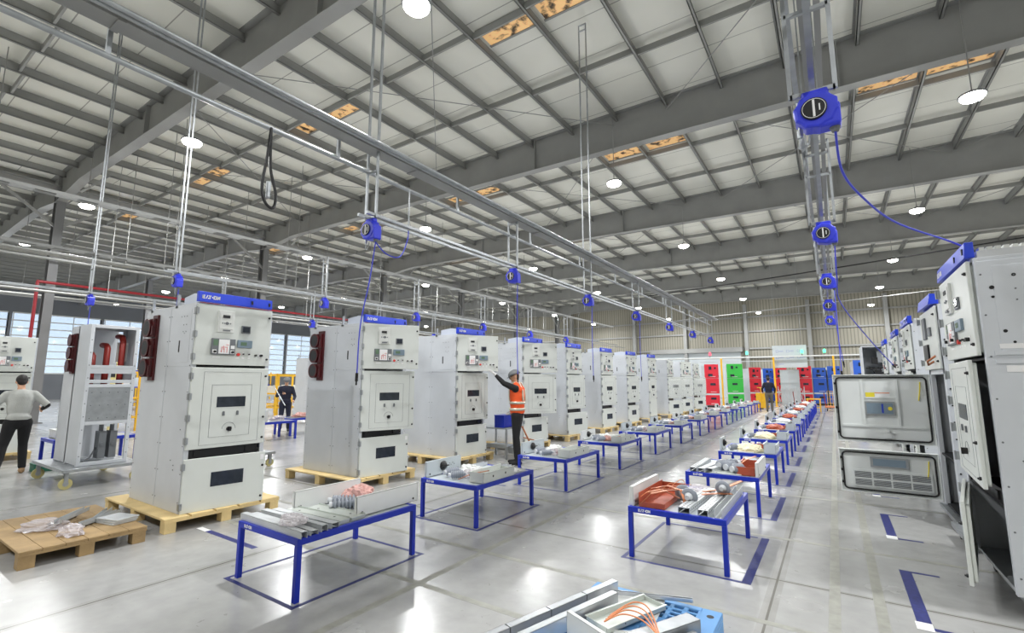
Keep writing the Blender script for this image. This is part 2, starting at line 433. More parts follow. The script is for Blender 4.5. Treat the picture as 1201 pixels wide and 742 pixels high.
for i, (x, w) in enumerate(LX):
    for j, y in enumerate(LY):
        if not (j == 0 or i == 5):
            o = lamp0 if first else copy_tree(lamp0); first = False
            o.location = (x, y, 0)
            tag(o, '%s high-bay lamp in the row %s' % (ORD[j - 1], w), 'lamp', 'high-bay lamps under the roof')
        else:
            o = copy_tree(lamp0); o.location = (x, y, 0)
            tag(o, 'high-bay lamp out of view, %s in the row %s' % (ORD[j], w), 'lamp', 'high-bay lamps out of view')
        l = bpy.data.lights.new('bay_light', 'AREA'); l.shape = 'DISK'; l.size = .34; l.energy = LE; l.color = (.985, .993, 1)
        lo = bpy.data.objects.new('bay_light', l); COL.objects.link(lo); lo.location = (x, y, 7.42)
        l = bpy.data.lights.new('bay_glow', 'POINT'); l.energy = LE * .3; l.shadow_soft_size = .1; l.color = (.985, .993, 1)
        lo = bpy.data.objects.new('bay_glow', l); COL.objects.link(lo); lo.location = (x, y, 7.3)
w = bpy.data.worlds.new('sky'); SC.world = w; w.use_nodes = True
w.node_tree.nodes['Background'].inputs[0].default_value = (.62, .78, 1, 1); w.node_tree.nodes['Background'].inputs[1].default_value = 1.6
SC.view_settings.view_transform = 'Standard'; SC.view_settings.look = 'None'; SC.view_settings.gamma = 1; SC.view_settings.exposure = 0.0
SC.view_settings.use_curve_mapping = False
SC.cycles.use_denoising = True
SC.cycles.max_bounces = 7; SC.cycles.diffuse_bounces = 4; SC.cycles.glossy_bounces = 3; SC.cycles.transparent_max_bounces = 8
SC.cycles.sample_clamp_indirect = 4; SC.cycles.caustics_reflective = False; SC.cycles.caustics_refractive = False

# ------------------------------------------------------------------ switchgear cabinets
def hinge_mb(b, x, z, m=0):
    b.box(x - .022, x + .012, -.05, -.005, z - .035, z + .035, m); b.cyl((x - .012, -.055, z - .04), (x - .012, -.055, z + .04), .009, 8, m)
def lock_mb(b, x, z, m=0): b.lathe([(0, .013), (.012, .013), (.014, .008), (.022, .007)], (x, -.03, z), (0, -1, 0), 10, m)

def hinges(zs, parent):
    for z in zs:
        b = MB(); hinge_mb(b, 0, z); b.build('hinge', 'galv', parent)
def locks(W, zs, parent):
    for z in zs:
        b = MB(); lock_mb(b, W - .03, z); b.build('lock', 'black', parent)
def cabinet(label, loc, rz, W=.87, th=(0, 0, 0), vents=False, header=True, mats=('door', 'body'), group=None, wrap=False, tall=False, clabel='cabinet', depth=1.40, lowdepth=None, flip=False):
    """front faces local -y, hinge side x=0"""
    c = empty('switchgear_cabinet', loc, rz); tag(c, label, clabel, group)
    dm, bm_ = mats; D = depth; H = 2.33; s = W / .87
    b = MB(); t = .02; w = W + .03
    b.box(0, t, .004, D, 0, H); b.box(w - t, w, .004, D, 0, H); b.box(t, w - t, D - t, D, 0, H)
    b.box(0, w, .004, D, H, H + t); b.box(t, w - t, .02, D - t, 0, t)
    b.box(t, w - t, .02, D - t, .6, .62, 1); b.box(t, w - t, .02, D - t, 1.6, 1.62, 1)
    b.box(t, w - t, .45, .47, .02, H, 1)
    for x0, x1 in ((t, .05), (w - .05, w - t)): b.box(x0, x1, .004, .03, 0, H)
    # side sheets slightly proud, with seams between them
    for sx in (-1, 1):
        xo = 0 if sx < 0 else w
        xa, xb = (xo - .004, xo) if sx < 0 else (xo, xo + .004)
        b.box(xa, xb, .66, D - .01, .01, H - .01); b.box(xa, xb, .008, .645, .01, 1.60); b.box(xa, xb, .008, .645, 1.615, H - .01)
        xa, xb = (xo - .007, xo - .004) if sx < 0 else (xo + .004, xo + .007)
        b.box(xa, xb, .09, .43, 1.66, 2.28)
    b.build('body', [bm_, 'dark'], c, bevel=.003)
    b = MB()
    for sx in (-1, 1):
        xo, xd = (-.004, -.008) if sx < 0 else (w + .004, w + .008)
        for yy in (.03, .62, .69, D - .04):
            for k in range(8): b.cyl((xo, yy, .12 + k * .3), (xd, yy, .12 + k * .3), .007, 6)
        for yy, zz in ((.2, 2.2), (.27, 2.2), (.34, 2.2), (.2, 2.1), (.27, 2.1), (.2, 2.02), (.27, 2.02), (.24, 2.0), (.12, .9), (.3, .55), (.22, .5), (.22, .45)):
            b.cyl((xo - .0 * sx, yy, zz), (xd + (-.003 if sx < 0 else .003), yy, zz), .006, 6)
    b.build('bolts', 'grey', c)
    b = MB(); b.box(-.012, -.004, .335, .36, 1.78, 1.92); b.box(w + .004, w + .012, .335, .36, 1.78, 1.92); b.build('slot_handle', 'black', c, bevel=.004)
    for yy in (.53, 1.26):
        b = MB(); b.box(.0, .03, yy - .012, yy + .012, H - .08, H + .16); b.box(0, .012, yy - .03, yy + .03, H - .1, H + .02); b.cyl((-.002, yy, H + .12), (.034, yy, H + .12), .01, 8)
        b.build('lifting_lug', 'galv', c)
    if vents:
        v = MB(); v.box(-.03, -.004, .97, 1.12, 1.45, 2.27)
        for zz in (2.11, 1.86, 1.61):
            v.lathe([(0, .11), (.05, .112)], (-.02, 1.16, zz), (-1, 0, 0), 28); v.lathe([(0, .118), (.012, .118)], (-.07, 1.16, zz), (-1, 0, 0), 28); v.cyl((-.082, 1.16, zz), (-.0825, 1.16, zz), .09, 24, 1)
            v.box(-.06, -.004, 1.0, 1.17, zz - .115, zz + .115)
            v.box(-.075, -.06, .99, 1.02, zz - .1, zz + .02, 0)
        v.build('bushing_box', ['maroon', 'dark'], c, bevel=.003)
    if header:
        b = MB(); b.prism([(-.04, H + .03), (.02, H + .03), (.02, H + .15), (-.03, H + .15)], 0, W, axis='x')
        hd = b.build('header_sign', 'blue', c, bevel=.004)
        b = MB(); logo(b, .035, H + .067, .042, -.0385); b.build('sign_lettering', 'label', hd)
        b = MB()
        for xx in (.61, .83): b.box(xx * s - .01, xx * s + .01, -.043, -.034, H + .065, H + .11)
        b.build('sign_slot', 'black', hd)
        b = MB(); b.prism([(.05, H + .02), (.46, H + .02), (.46, H + .12), (.2, H + .15), (.05, H + .13)], .05, .054, axis='x'); b.build('top_cover', 'palew', c)
    def door(name, z0, z1, ang, wd=W):
        b = MB(); b.box(0, wd, -.03, -.004, z0, z1)
        b.box(.02, .04, -.004, .02, z0 + .02, z1 - .02); b.box(wd - .04, wd - .02, -.004, .02, z0 + .02, z1 - .02)
        b.box(.02, wd - .02, -.004, .02, z0 + .02, z0 + .04); b.box(.02, wd - .02, -.004, .02, z1 - .04, z1 - .02)
        d = b.build(name, dm, c, bevel=.006)
        d.rotation_euler = (0, 0, -math.radians(ang)); return d
    # instrument door
    u = door('instrument_door', 1.63, 2.335, th[0])
    hinges((2.25, 1.98, 1.72), u)
    locks(W, (2.245, 1.715), u)
    b = MB(); b.box(.224 * s, .406 * s, -.05, -.03, 2.02, 2.277); b.box(.24 * s, .39 * s, -.056, -.05, 2.06, 2.25)
    rp = b.build('relay', 'offwhite', u, bevel=.004)
    b = MB(); b.box(.27 * s, .35 * s, -.06, -.056, 2.19, 2.225); b.build('display', 'dark', rp)
    b = MB()
    for q in range(5): b.box((.265 + q * .022) * s, (.277 + q * .022) * s, -.059, -.056, 2.12, 2.135)
    b.cyl((.32 * s, -.056, 2.128), (.32 * s, -.06, 2.128), .018, 12); b.build('keypad', 'grey', rp)
    b = MB(); b.box(.28 * s, .36 * s, -.062, -.056, 2.035, 2.05); b.build('release_latch', 'grey', rp)
    b = MB(); b.box(.502 * s, .609 * s, -.045, -.03, 2.025, 2.117); mt = b.build('meter', 'grey', u, bevel=.003)
    b = MB(); b.box(.515 * s, .597 * s, -.048, -.045, 2.04, 2.105); b.build('display', 'window', mt)
    b = MB(); b.box(.172 * s, .439 * s, -.05, -.03, 1.752, 1.943); pr_ = b.build('protection_relay', 'grey', u, bevel=.003)
    b = MB(); b.box(.25 * s, .37 * s, -.053, -.05, 1.765, 1.935); b.build('screen', 'label', pr_)
    b = MB(); b.box(.19 * s, .24 * s, -.053, -.05, 1.86, 1.93); b.build('display', 'lcd', pr_)
    b = MB()
    for (a0, a1, c0, c1) in ((.27, .29, 1.79, 1.795), (.28, .285, 1.78, 1.84), (.31, .315, 1.78, 1.83), (.34, .345, 1.78, 1.85), (.28, .345, 1.84, 1.845), (.33, .36, 1.87, 1.875), (.3, .305, 1.81, 1.86)):
        b.box(a0 * s, a1 * s, -.0545, -.053, c0, c1)
    b.build('diagram', 'redlab', pr_)
    b = MB()
    for xx in (.205, .405):
        b.box((xx - .022) * s, (xx + .022) * s, -.056, -.05, 1.765, 1.81, 1); b.cyl((xx * s, -.056, 1.787), (xx * s, -.075, 1.787), .014, 10)
    b.box(.385 * s, .43 * s, -.054, -.05, 1.825, 1.865, 1); b.build('knob', ['black', 'label'], pr_)
    b = MB(); b.box(.465 * s, .639 * s, -.05, -.03, 1.847, 1.939); g = b.build('power_meter', 'gbmeter', u, bevel=.003)
    b = MB(); b.box(.5 * s, .57 * s, -.053, -.05, 1.875, 1.915); b.build('display', 'lcd', g)
    b = MB(); b.cyl((.483 * s, -.03, 1.762), (.483 * s, -.05, 1.762), .018, 12, 0); b.build('button', 'redlab', u)
    b = MB()
    b.box(.535 * s, .553 * s, -.034, -.03, 1.745, 1.79, 1); b.box(.605 * s, .623 * s, -.034, -.03, 1.745, 1.79, 1)
    b.cyl((.544 * s, -.034, 1.77), (.544 * s, -.05, 1.77), .009, 8, 2); b.cyl((.614 * s, -.034, 1.77), (.614 * s, -.05, 1.77), .009, 8, 2)
    b.build('selector_switch', ['redlab', 'label', 'black'], u); b = MB()
    b.cyl((.694 * s, -.03, 1.76), (.694 * s, -.055, 1.76), .012, 10, 2); b.build('button', ['redlab', 'label', 'black'], u); b = MB()
    b.box(.735 * s, .785 * s, -.034, -.03, 1.735, 1.785, 1); b.cyl((.76 * s, -.034, 1.76), (.76 * s, -.06, 1.76), .016, 10, 2)
    b.build('selector_switch', ['redlab', 'label', 'black'], u); b = MB()
    for a_, c_ in ((.2, .28), (.46, .5), (.53, .56), (.6, .63)):
        b = MB(); b.box(a_ * s, c_ * s, -.032, -.03, 1.715, 1.73); b.build('name_plate', 'label', u)
    # breaker door
    zl = .68 if not tall else .06
    mdd = door('breaker_door', zl, 1.6, th[1])
    hinges((1.5, 1.27, 1.03, .78) if not tall else (1.5, 1.0, .6, .2), mdd)
    locks(W, (1.504, 1.0, .75), mdd)
    b = MB(); b.box(.286 * s, .611 * s, -.034, -.028, 1.139, 1.261); b.build('window', 'window', mdd, bevel=.002)
    for xx in (.368, .525):
        b = MB(); b.box((xx - .012) * s, (xx + .012) * s, -.042, -.03, 1.04, 1.075); b.cyl((xx * s, -.042, 1.08), (xx * s, -.03, 1.08), .012, 8)
        b.build('padlock_tab', 'grey', mdd)
    b = MB(); b.cyl((.44 * s, -.03, .885), (.44 * s, -.055, .885), .026, 12); b.box(.43 * s, .455 * s, -.07, -.055, .86, .91); b.build('door_handle', 'black', mdd)
    b = MB()
    def outl(x0, x1, z0, z1, q=.002):
        for A, B in (((x0, z0), (x1, z0)), ((x0, z1), (x1, z1)), ((x0, z0), (x0, z1)), ((x1, z0), (x1, z1))):
            b.bar((A[0] * s, -.0305, A[1]), (B[0] * s, -.0305, B[1]), q * 1.5, q)
    outl(.224, .677, .8, 1.40); outl(.13, .782, .72, 1.55)
    b.tube([((.44 + .075 * math.cos(a)) * s, -.0305, .885 + .075 * math.sin(a)) for a in [PI * k / 10 for k in range(11)]], .002, 4)
    b.build('pressed_outline', 'grey', mdd)
    if not tall:
        b = MB(); b.box(.05, W - .05, .012, .02, .575, .685); b.box(.1, .16, .0, .012, .60, .66); b.box(W - .2, W - .13, 0, .012, .6, .66)
        b.build('gap_panel', 'black', c)
        ld = door('cable_door', .0, .58, th[2])
        hinges((.5, .08), ld)
        locks(W, (.42, .06), ld)
        b = MB(); b.box(.28 * s, .627 * s, -.034, -.028, .25, .41); b.build('window', 'window', ld, bevel=.002)
        b = MB(); b.box(W - .06, W - .02, -.032, -.03, .49, .55); b.build('label_plate', 'label', ld)
    if wrap:
        b = MB(); rr = random.Random(int(loc[1] * 10)); nx = 9; nz = 10
        vs = [((i / (nx - 1) * (W - .06) + .03), -.06 - rr.random() * .03, .72 + (.8) * j / (nz - 1)) for j in range(nz) for i in range(nx)]
        b.add(vs, [(j * nx + i, j * nx + i + 1, (j + 1) * nx + i + 1, (j + 1) * nx + i) for j in range(nz - 1) for i in range(nx - 1)])
        o = b.build('plastic_sheet', 'film', mdd); sm = o.modifiers.new('thick', 'SOLIDIFY'); sm.thickness = .002
    return c

def pallet(label, x0, x1, y0, y1, wood='wood', group=None, along='x', h=.15, name='wooden_pallet', nb=5):
    o = empty(name, ((x0 + x1) / 2, (y0 + y1) / 2, 0)); tag(o, label, 'pallet', group)
    hx, hy = (x1 - x0) / 2, (y1 - y0) / 2
    b = MB()
    if along == 'y':
        wdt = 2 * hy / (nb + (.4 if nb < 6 else .12))
        for k in range(nb): yy = -hy + k * (2 * hy - wdt) / (nb - 1); b.box(-hx, hx, yy, yy + wdt, h - .022, h)
    else:
        wdt = 2 * hy / (nb + (.4 if nb < 6 else .12))
        for k in range(nb): yy = -hy + k * (2 * hy - wdt) / (nb - 1); b.box(-hx, hx, yy, yy + wdt, h - .022, h)
    b.build('deck_board', wood, o, bevel=.003)
    for xx in (-hx + .05, 0, hx - .05):
        b = MB(); b.box(xx - .05, xx + .05, -hy, hy, h - .045, h - .0225); b.build('stringer', wood, o)
    for xx in (-hx + .06, 0, hx - .06):
        for yy in (-hy + .06, 0, hy - .06):
            b = MB(); b.box(xx - .055, xx + .055, yy - .055, yy + .055, 0.0, h - .0455); b.build('block', wood, o, bevel=.003)
    return o

CY = [2.47, 4.84, 7.07, 9.46, 11.66, 14.0, 16.25, 18.6, 21.2, 23.4, 25.8]
TH = [(0.5, 1, 6), (31, 20, 9), (31, 6, 4), (37, 33, 10), (2, 8, 12), (2, 9, 6), (2, 8, 5), (2, 1, 0), (0, 30, 26), (18, 22, 18), (6, 30, 26)]
NEXT = ['nearest the camera, with maroon bushings on its side', 'second in the left row, with maroon bushings and its upper door ajar', 'third in the left row, directly behind the worker in the orange vest',
        'fourth in the left row, just beyond the orange vest worker', 'fifth in the left row', 'sixth in the left row', 'seventh in the left row', 'eighth in the left row, last one with a blue header',
        'ninth in the left row, without header, plastic over its door', 'tenth in the left row, without blue header', 'last in the left row, beside the near red cabinet']
for k, y in enumerate(CY):
    cabinet('grey switchgear cabinet ' + NEXT[k], (-6.05, y, .15), PI / 2, th=TH[k], vents=k < 2, header=k < 8, wrap=k >= 8, tall=k == 7, group='grey switchgear cabinets of the left row')
    pallet('pine pallet under the %s grey cabinet of the left row' % ORD[k], -7.68, -5.93, y - .17, y + 1.08, group='pine pallets under the left cabinets')


# ------------------------------------------------------------------ blue work tables and the kits on them
TH_ = .445
def make_table():
    root = empty('work_table', (0, 0, 0)); W, L = .85, 1.2
    b = MB(); z0, z1 = TH_ - .05, TH_
    b.box(0, W, 0, .035, z0, z1); b.box(0, W, L - .035, L, z0, z1); b.box(0, .035, .035, L - .035, z0, z1); b.box(W - .035, W, .035, L - .035, z0, z1)
    b.build('frame', 'tblue', root, bevel=.003)
    b = MB(); b.box(.035, W - .035, .035, L - .035, TH_ - .03, TH_ - .006); b.build('tabletop', 'board', root)
    for x in (0, W - .04):
        for y in (0, L - .04):
            b = MB(); b.box(x, x + .04, y, y + .04, 0, TH_ - .0505); b.build('leg', 'tblue', root, bevel=.003)
    b = MB(); logo(b, .1, TH_ - .036, .024, -.0022); b.build('table_lettering', 'label', root)
    return root
T0 = make_table(); firstT = True
def tapeframe(x, y, group_label):
    b = MB(); W, L, o, t = .85, 1.2, .06, .035
    right = x > -2
    z0, z1 = .0, .0012
    b.box(x - o, x + W + o + (.07 if right else 0), y - o, y - o + t, z0, z1); b.box(x - o, x + W + o, y + L + o - t, y + L + o, z0, z1)
    b.box(x - o, x - o + t, y - o, y + L + o, z0, z1 + .0003); b.box(x + W + o - t + (.07 if right else 0), x + W + o + (.105 if right else 0), y - o, y + L + o, z0, z1 + .0003)
    return b
TY = [2.17 + 2.12 * k for k in range(13)]; RY = [4.43] + [6.5 + 2.12 * k for k in range(11)]
def tname(row, k, n):
    return '%s %s table' % ('last' if k == n - 1 else ORD[k], 'left-row' if row[0] == 'l' else 'right-row')

def sheet(name, mats, loc, rz, parts_fn, bevel=.002):
    b = MB(); parts_fn(b); return b.build(name, mats, None, bevel, loc, rz)
def plate_upright(L, h, m='white', knob=False, t=.03):
    def mk(name, loc, rz, label, cat, grp):
        r = empty(name, loc, rz); tag(r, label, cat, grp)
        b = MB(); b.box(0, L, 0, .0035, 0, h); b.box(0, L, 0, t, h - .003, h); b.box(0, .003, 0, t, 0, h); b.box(L - .003, L, 0, t, 0, h); b.box(0, L, 0, t, 0, .003)
        b.build('panel', m, r)
        b = MB()
        for x in (.06, L - .06): b.cyl((x, -.004, .03), (x, 0, .03), .01, 10)
        b.build('plug', 'black', r)
        if knob:
            b = MB(); b.lathe([(0, .055), (.02, .058), (.03, .04), (.045, .035), (.05, .01)], (L * .45, 0, h * .55), (0, -1, 0), 18); b.box(L * .45 - .07, L * .45 + .07, -.05, -.035, h * .52, h * .58)
            b.build('knob', 'black', r)
            b = MB()
            for q in range(5): b.cyl((L * .6 + q * .03, -.008, h * .5 + .02 * (q % 2)), (L * .6 + q * .03, 0, h * .5 + .02 * (q % 2)), .006, 8)
            b.build('bolts', 'galv', r)
        return r
    return mk
def insulator(loc, rz, label, grp, L=.2, r=.05, m='insul', tilt=0.0):
    r0 = empty('post_insulator', loc, rz); tag(r0, label, 'insulator', grp); r0.rotation_euler = (0, tilt, rz)
    b = MB(); prof = [(0, r * .5)]; n = 6
    for k in range(n):
        t = L * (.06 + .8 * k / n); prof += [(t, r * .5), (t + .008, r), (t + .014, r), (t + .024, r * .52)]
    prof += [(L * .92, r * .5), (L, r * .35)]
    b.lathe(prof, (0, 0, 0), (1, 0, 0), 18); b.build('ribbed_body', m, r0)
    b = MB(); b.cyl((-.025, 0, 0), (0, 0, 0), r * .55, 14); b.build('end_cap', 'insul2', r0); b = MB(); b.cyl((L, 0, 0), (L + .03, 0, 0), r * .28, 10); b.build('end_cap', 'insul2', r0)
    return r0
def disc_ins(loc, rz, label, grp, r=.075):
    r0 = empty('bell_insulator', loc, rz); tag(r0, label, 'insulator', grp)
    b = MB(); b.lathe([(0, r * .45), (.02, r * .6), (.04, r * .95), (.055, r), (.07, r * .96), (.075, r * .6)], (0, 0, r), (0, -1, 0), 24); b.build('disc', 'insul', r0)
    b = MB(); b.lathe([(0, r * .5), (.01, r * .46), (.03, r * .3), (.05, r * .28)], (0, -.074, r), (0, -1, 0), 18); b.build('boss', 'insul2', r0)
    b = MB(); b.cyl((0, 0, r), (0, .05, r), r * .35, 14); b.build('stud', 'copper', r0)
    return r0
def lump(name, loc, size, mt, label, cat, grp, seed=1, amp=.35, rz=0):
    bm = bmesh.new(); bmesh.ops.create_icosphere(bm, subdivisions=4, radius=1)
    from mathutils import noise
    off = Vector((seed * 3.7, seed * 1.3, seed * 2.1))
    for v in bm.verts:
        c = v.co.copy(); q = noise.noise(c * 1.6 + off) * .9 + (abs(noise.noise(c * 3.1 + off)) - .25) * .8 + (abs(noise.noise(c * 7 + off)) - .2) * .35
        s = 1 + amp * q
        v.co = Vector((c.x * size[0] * s, c.y * size[1] * s, max(-.25, c.z) * size[2] * s))
    zmin = min(v.co.z for v in bm.verts)
    for v in bm.verts: v.co.z -= zmin
    me = bpy.data.meshes.new(name); bm.to_mesh(me); bm.free(); me.materials.append(M[mt])
    o = bpy.data.objects.new(name, me); COL.objects.link(o); o.location = loc; o.rotation_euler = (0, 0, rz); tag(o, label, cat, grp); return o
def channel(loc, rz, L, w, h, mt, label, grp, holes=False, name='steel_channel', cat='channel', opn='up'):
    b = MB(); t = .003
    if opn == 'up': b.box(0, L, 0, w, 0, t); b.box(0, L, 0, t, 0, h); b.box(0, L, w - t, w, 0, h)
    else: b.box(0, L, 0, w, h - t, h); b.box(0, L, 0, t, 0, h); b.box(0, L, w - t, w, 0, h)
    if holes:
        n = int(L / .05)
        for i in range(n):
            x = .03 + i * .05
            b.cyl((x, -.0008, h * .5), (x, 0.0005, h * .5), h * .16, 8, 1)
            b.cyl((x, w * .3, h), (x, w * .3, h + .0006), w * .1, 8, 1)
            b.cyl((x, w * .7, h), (x, w * .7, h + .0006), w * .1, 8, 1)
    o = b.build(name, [mt, 'dark'], None, 0, loc, rz); tag(o, label, cat, grp); return o
def tray(loc, rz, L, w, h, mt, label, grp, name='sheet_tray', cat='tray'):
    b = MB(); t = .004
    b.box(0, L, 0, w, 0, t); b.box(0, L, 0, t, 0, h); b.box(0, L, w - t, w, 0, h); b.box(0, t, 0, w, 0, h); b.box(L - t, L, 0, w, 0, h * .8)
    b.box(0, L, -.012, 0, h - t, h); b.box(0, L, w, w + .012, h - t, h)
    b.cyl((L * .3, -.0008, h * .5), (L * .3, 0.0005, h * .5), h * .12, 10, 1); b.cyl((L * .7, -.0008, h * .5), (L * .7, 0.0005, h * .5), h * .12, 10, 1)
    o = b.build(name, [mt, 'dark'], None, 0, loc, rz); tag(o, label, cat, grp); return o
def plate(loc, rz, L, w, mt, label, grp, h=.012, name='metal_plate', cat='plate', lip=True):
    b = MB(); b.box(0, L, 0, w, 0, h)
    if lip: b.box(0, L, w - .004, w, h, h + .012); b.cyl((L * .2, w * .3, h), (L * .2, w * .3, h + .001), .01, 8, 1); b.cyl((L * .8, w * .6, h), (L * .8, w * .6, h + .001), .01, 8, 1)
    o = b.build(name, [mt, 'dark'], None, .001, loc, rz); tag(o, label, cat, grp); return o
def busbar(loc, rz, pts, label, grp, w=.03, th=.006, mt='copper'):
    b = MB()
    for p, q in zip(pts[:-1], pts[1:]): b.bar(p, q, w, th)
    for p in (pts[0], pts[-1]): b.cyl((p[0], p[1], p[2] + th / 2), (p[0], p[1], p[2] + th / 2 + .001), .006, 8, 1)
    o = b.build('copper_busbar', [mt, 'dark'], None, 0, loc, rz); tag(o, label, 'busbar', grp); return o
def cable(loc, pts, r, mt, label, grp, name='cable', cat='cable'):
    # smooth the path
    P = [Vector(p) for p in pts]; out = []
    for i in range(len(P) - 1):
        p0, p1, p2, p3 = P[max(i - 1, 0)], P[i], P[i + 1], P[min(i + 2, len(P) - 1)]
        for k in range(6):
            t = k / 6; out.append(.5 * ((2 * p1) + (p2 - p0) * t + (2 * p0 - 5 * p1 + 4 * p2 - p3) * t * t + (3 * p1 - p0 - 3 * p2 + p3) * t ** 3))
    out.append(P[-1])
    b = MB(); b.tube(out, r, 7); o = b.build(name, mt, None, 0, loc); 
    if label: tag(o, label, cat, grp)
    return o

def kit_first(x, y, z, w):                       # nearest table of the left row
    g = 'loose sheet parts on the blue tables'
    for i, (v, ww, h) in enumerate([(.03, .05, .05), (.1, .06, .035), (.18, .055, .05), (.26, .07, .04)]):
        channel((x - .03 + .02 * i, y + v, z), .02 * (i - 1), .9 - .03 * i, ww, h, 'zinc', '%s long bare steel channel across the end of the %s' % (['front', 'second', 'third', 'fourth'][i], w), 'bare channels on the nearest left table', opn='down')
    plate((x + .1, y + .36, z + .0), .05, .7, .1, 'pale', 'narrow pale folded strip beside the channels on the %s' % w, g, h=.03)
    plate((x + .18, y + .49, z + .0), .04, .62, .14, 'pale', 'wide pale cover lying flat on the %s' % w, g, h=.025)
    plate_upright(.72, .165, 'white')('upright_sheet', (x + .745, y + .6, z), PI / 2, 'white side panel standing on the front edge of the %s' % w, 'panel', 'panels standing on the tables')
    plate_upright(.72, .165, 'white')('upright_sheet', (x + .12, y + .42, z), PI / 2, 'white side panel standing on the rear edge of the %s' % w, 'panel', 'panels standing on the tables')
    insulator((x + .38, y + .62, z + .05), 1.0, 'ribbed grey insulator, front one of three on the %s' % w, 'insulators on the tables', .24, .05)
    insulator((x + .3, y + .68, z + .06), .8, 'ribbed grey insulator, middle one of three on the %s' % w, 'insulators on the tables', .24, .05)
    insulator((x + .22, y + .72, z + .05), .9, 'ribbed grey insulator, rear one of three on the %s' % w, 'insulators on the tables', .22, .045)
    lump('bubble_wrap_bag', (x + .33, y + .94, z), (.17, .13, .13), 'pink', 'pink bubble wrap bundle between the two panels on the %s' % w, 'bag', None, 3)
    lump('plastic_bag', (x + .62, y + .1, z + .05), (.1, .09, .06), 'plastic', 'crumpled clear bag on the channel ends of the %s' % w, 'bag', None, 5, .35)

def kit_left(x, y, z, w, k):
    rr = random.Random(100 + k); far = k > 6; j = lambda a: rr.uniform(-a, a)
    plate_upright(.66, .18, 'board' if k % 3 else 'white', knob=True)('upright_sheet', (x + .05 + j(.01), y + .06 + j(.03), z), PI / 2 + j(.03), 'grey back panel with a black knob standing on the %s' % w, 'panel', 'panels standing on the tables')
    tray((x + .83 + j(.01), y + .14 + j(.04), z), PI / 2 + j(.03), .66 + j(.05), .2, .115, 'door', 'pale folded metal tray on the front edge of the %s' % w, 'folded trays on the tables')
    insulator((x + .22, y + .2, z + .055), 1.3 + j(.2), 'ribbed grey insulator, inner one of two on the %s' % w, 'insulators on the tables', .2, .05)
    if not far: insulator((x + .36, y + .12, z + .05), 1.2 + j(.3), 'ribbed grey insulator, outer one of two on the %s' % w, 'insulators on the tables', .19, .045)
    lump('bubble_wrap_bag', (x + .47, y + .34 + j(.03), z), (.08, .08, .07), ('pink', 'plastic', 'plastic')[k % 3], 'crumpled wrapping bag among the parts on the %s' % w, 'bag', None, 10 + k, .4)
    lump('plastic_bag', (x + .32, y + .62 + j(.05), z), (.16, .14, .07), 'white', 'white wrapped bundle in the middle of the %s' % w, 'bag', None, 30 + k, .5)
    channel((x + .16, y + .5, z), PI / 2 + j(.05), .66, .06, .04, 'zinc', 'aluminium rail lying along the far end of the %s' % w, 'aluminium rails on the tables')
    if not far:
        channel((x + .5, y + .72, z), PI / 2 + j(.08), .44, .07, .045, 'zinc', 'short aluminium rail beside the white bundle on the %s' % w, 'aluminium rails on the tables')
        plate((x + .56, y + .86, z), j(.2), .22, .24, 'white', 'small white cover plate at the far end of the %s' % w, 'cover plates on the tables')
    tray((x + .58, y + .4, z + .002), PI / 2 + j(.1), .16, .12, .06, 'brown', 'small red-brown insulating box on the %s' % w, 'red-brown boxes on the tables', 'insulating_box', 'box')
    if k % 2: busbar((x + .5, y + .1, z + .02), 0, [(0, 0, 0), (.12, .1, .06), (.2, .32, .07)], 'bent copper bar among the parts on the %s' % w, 'copper bars on the tables')

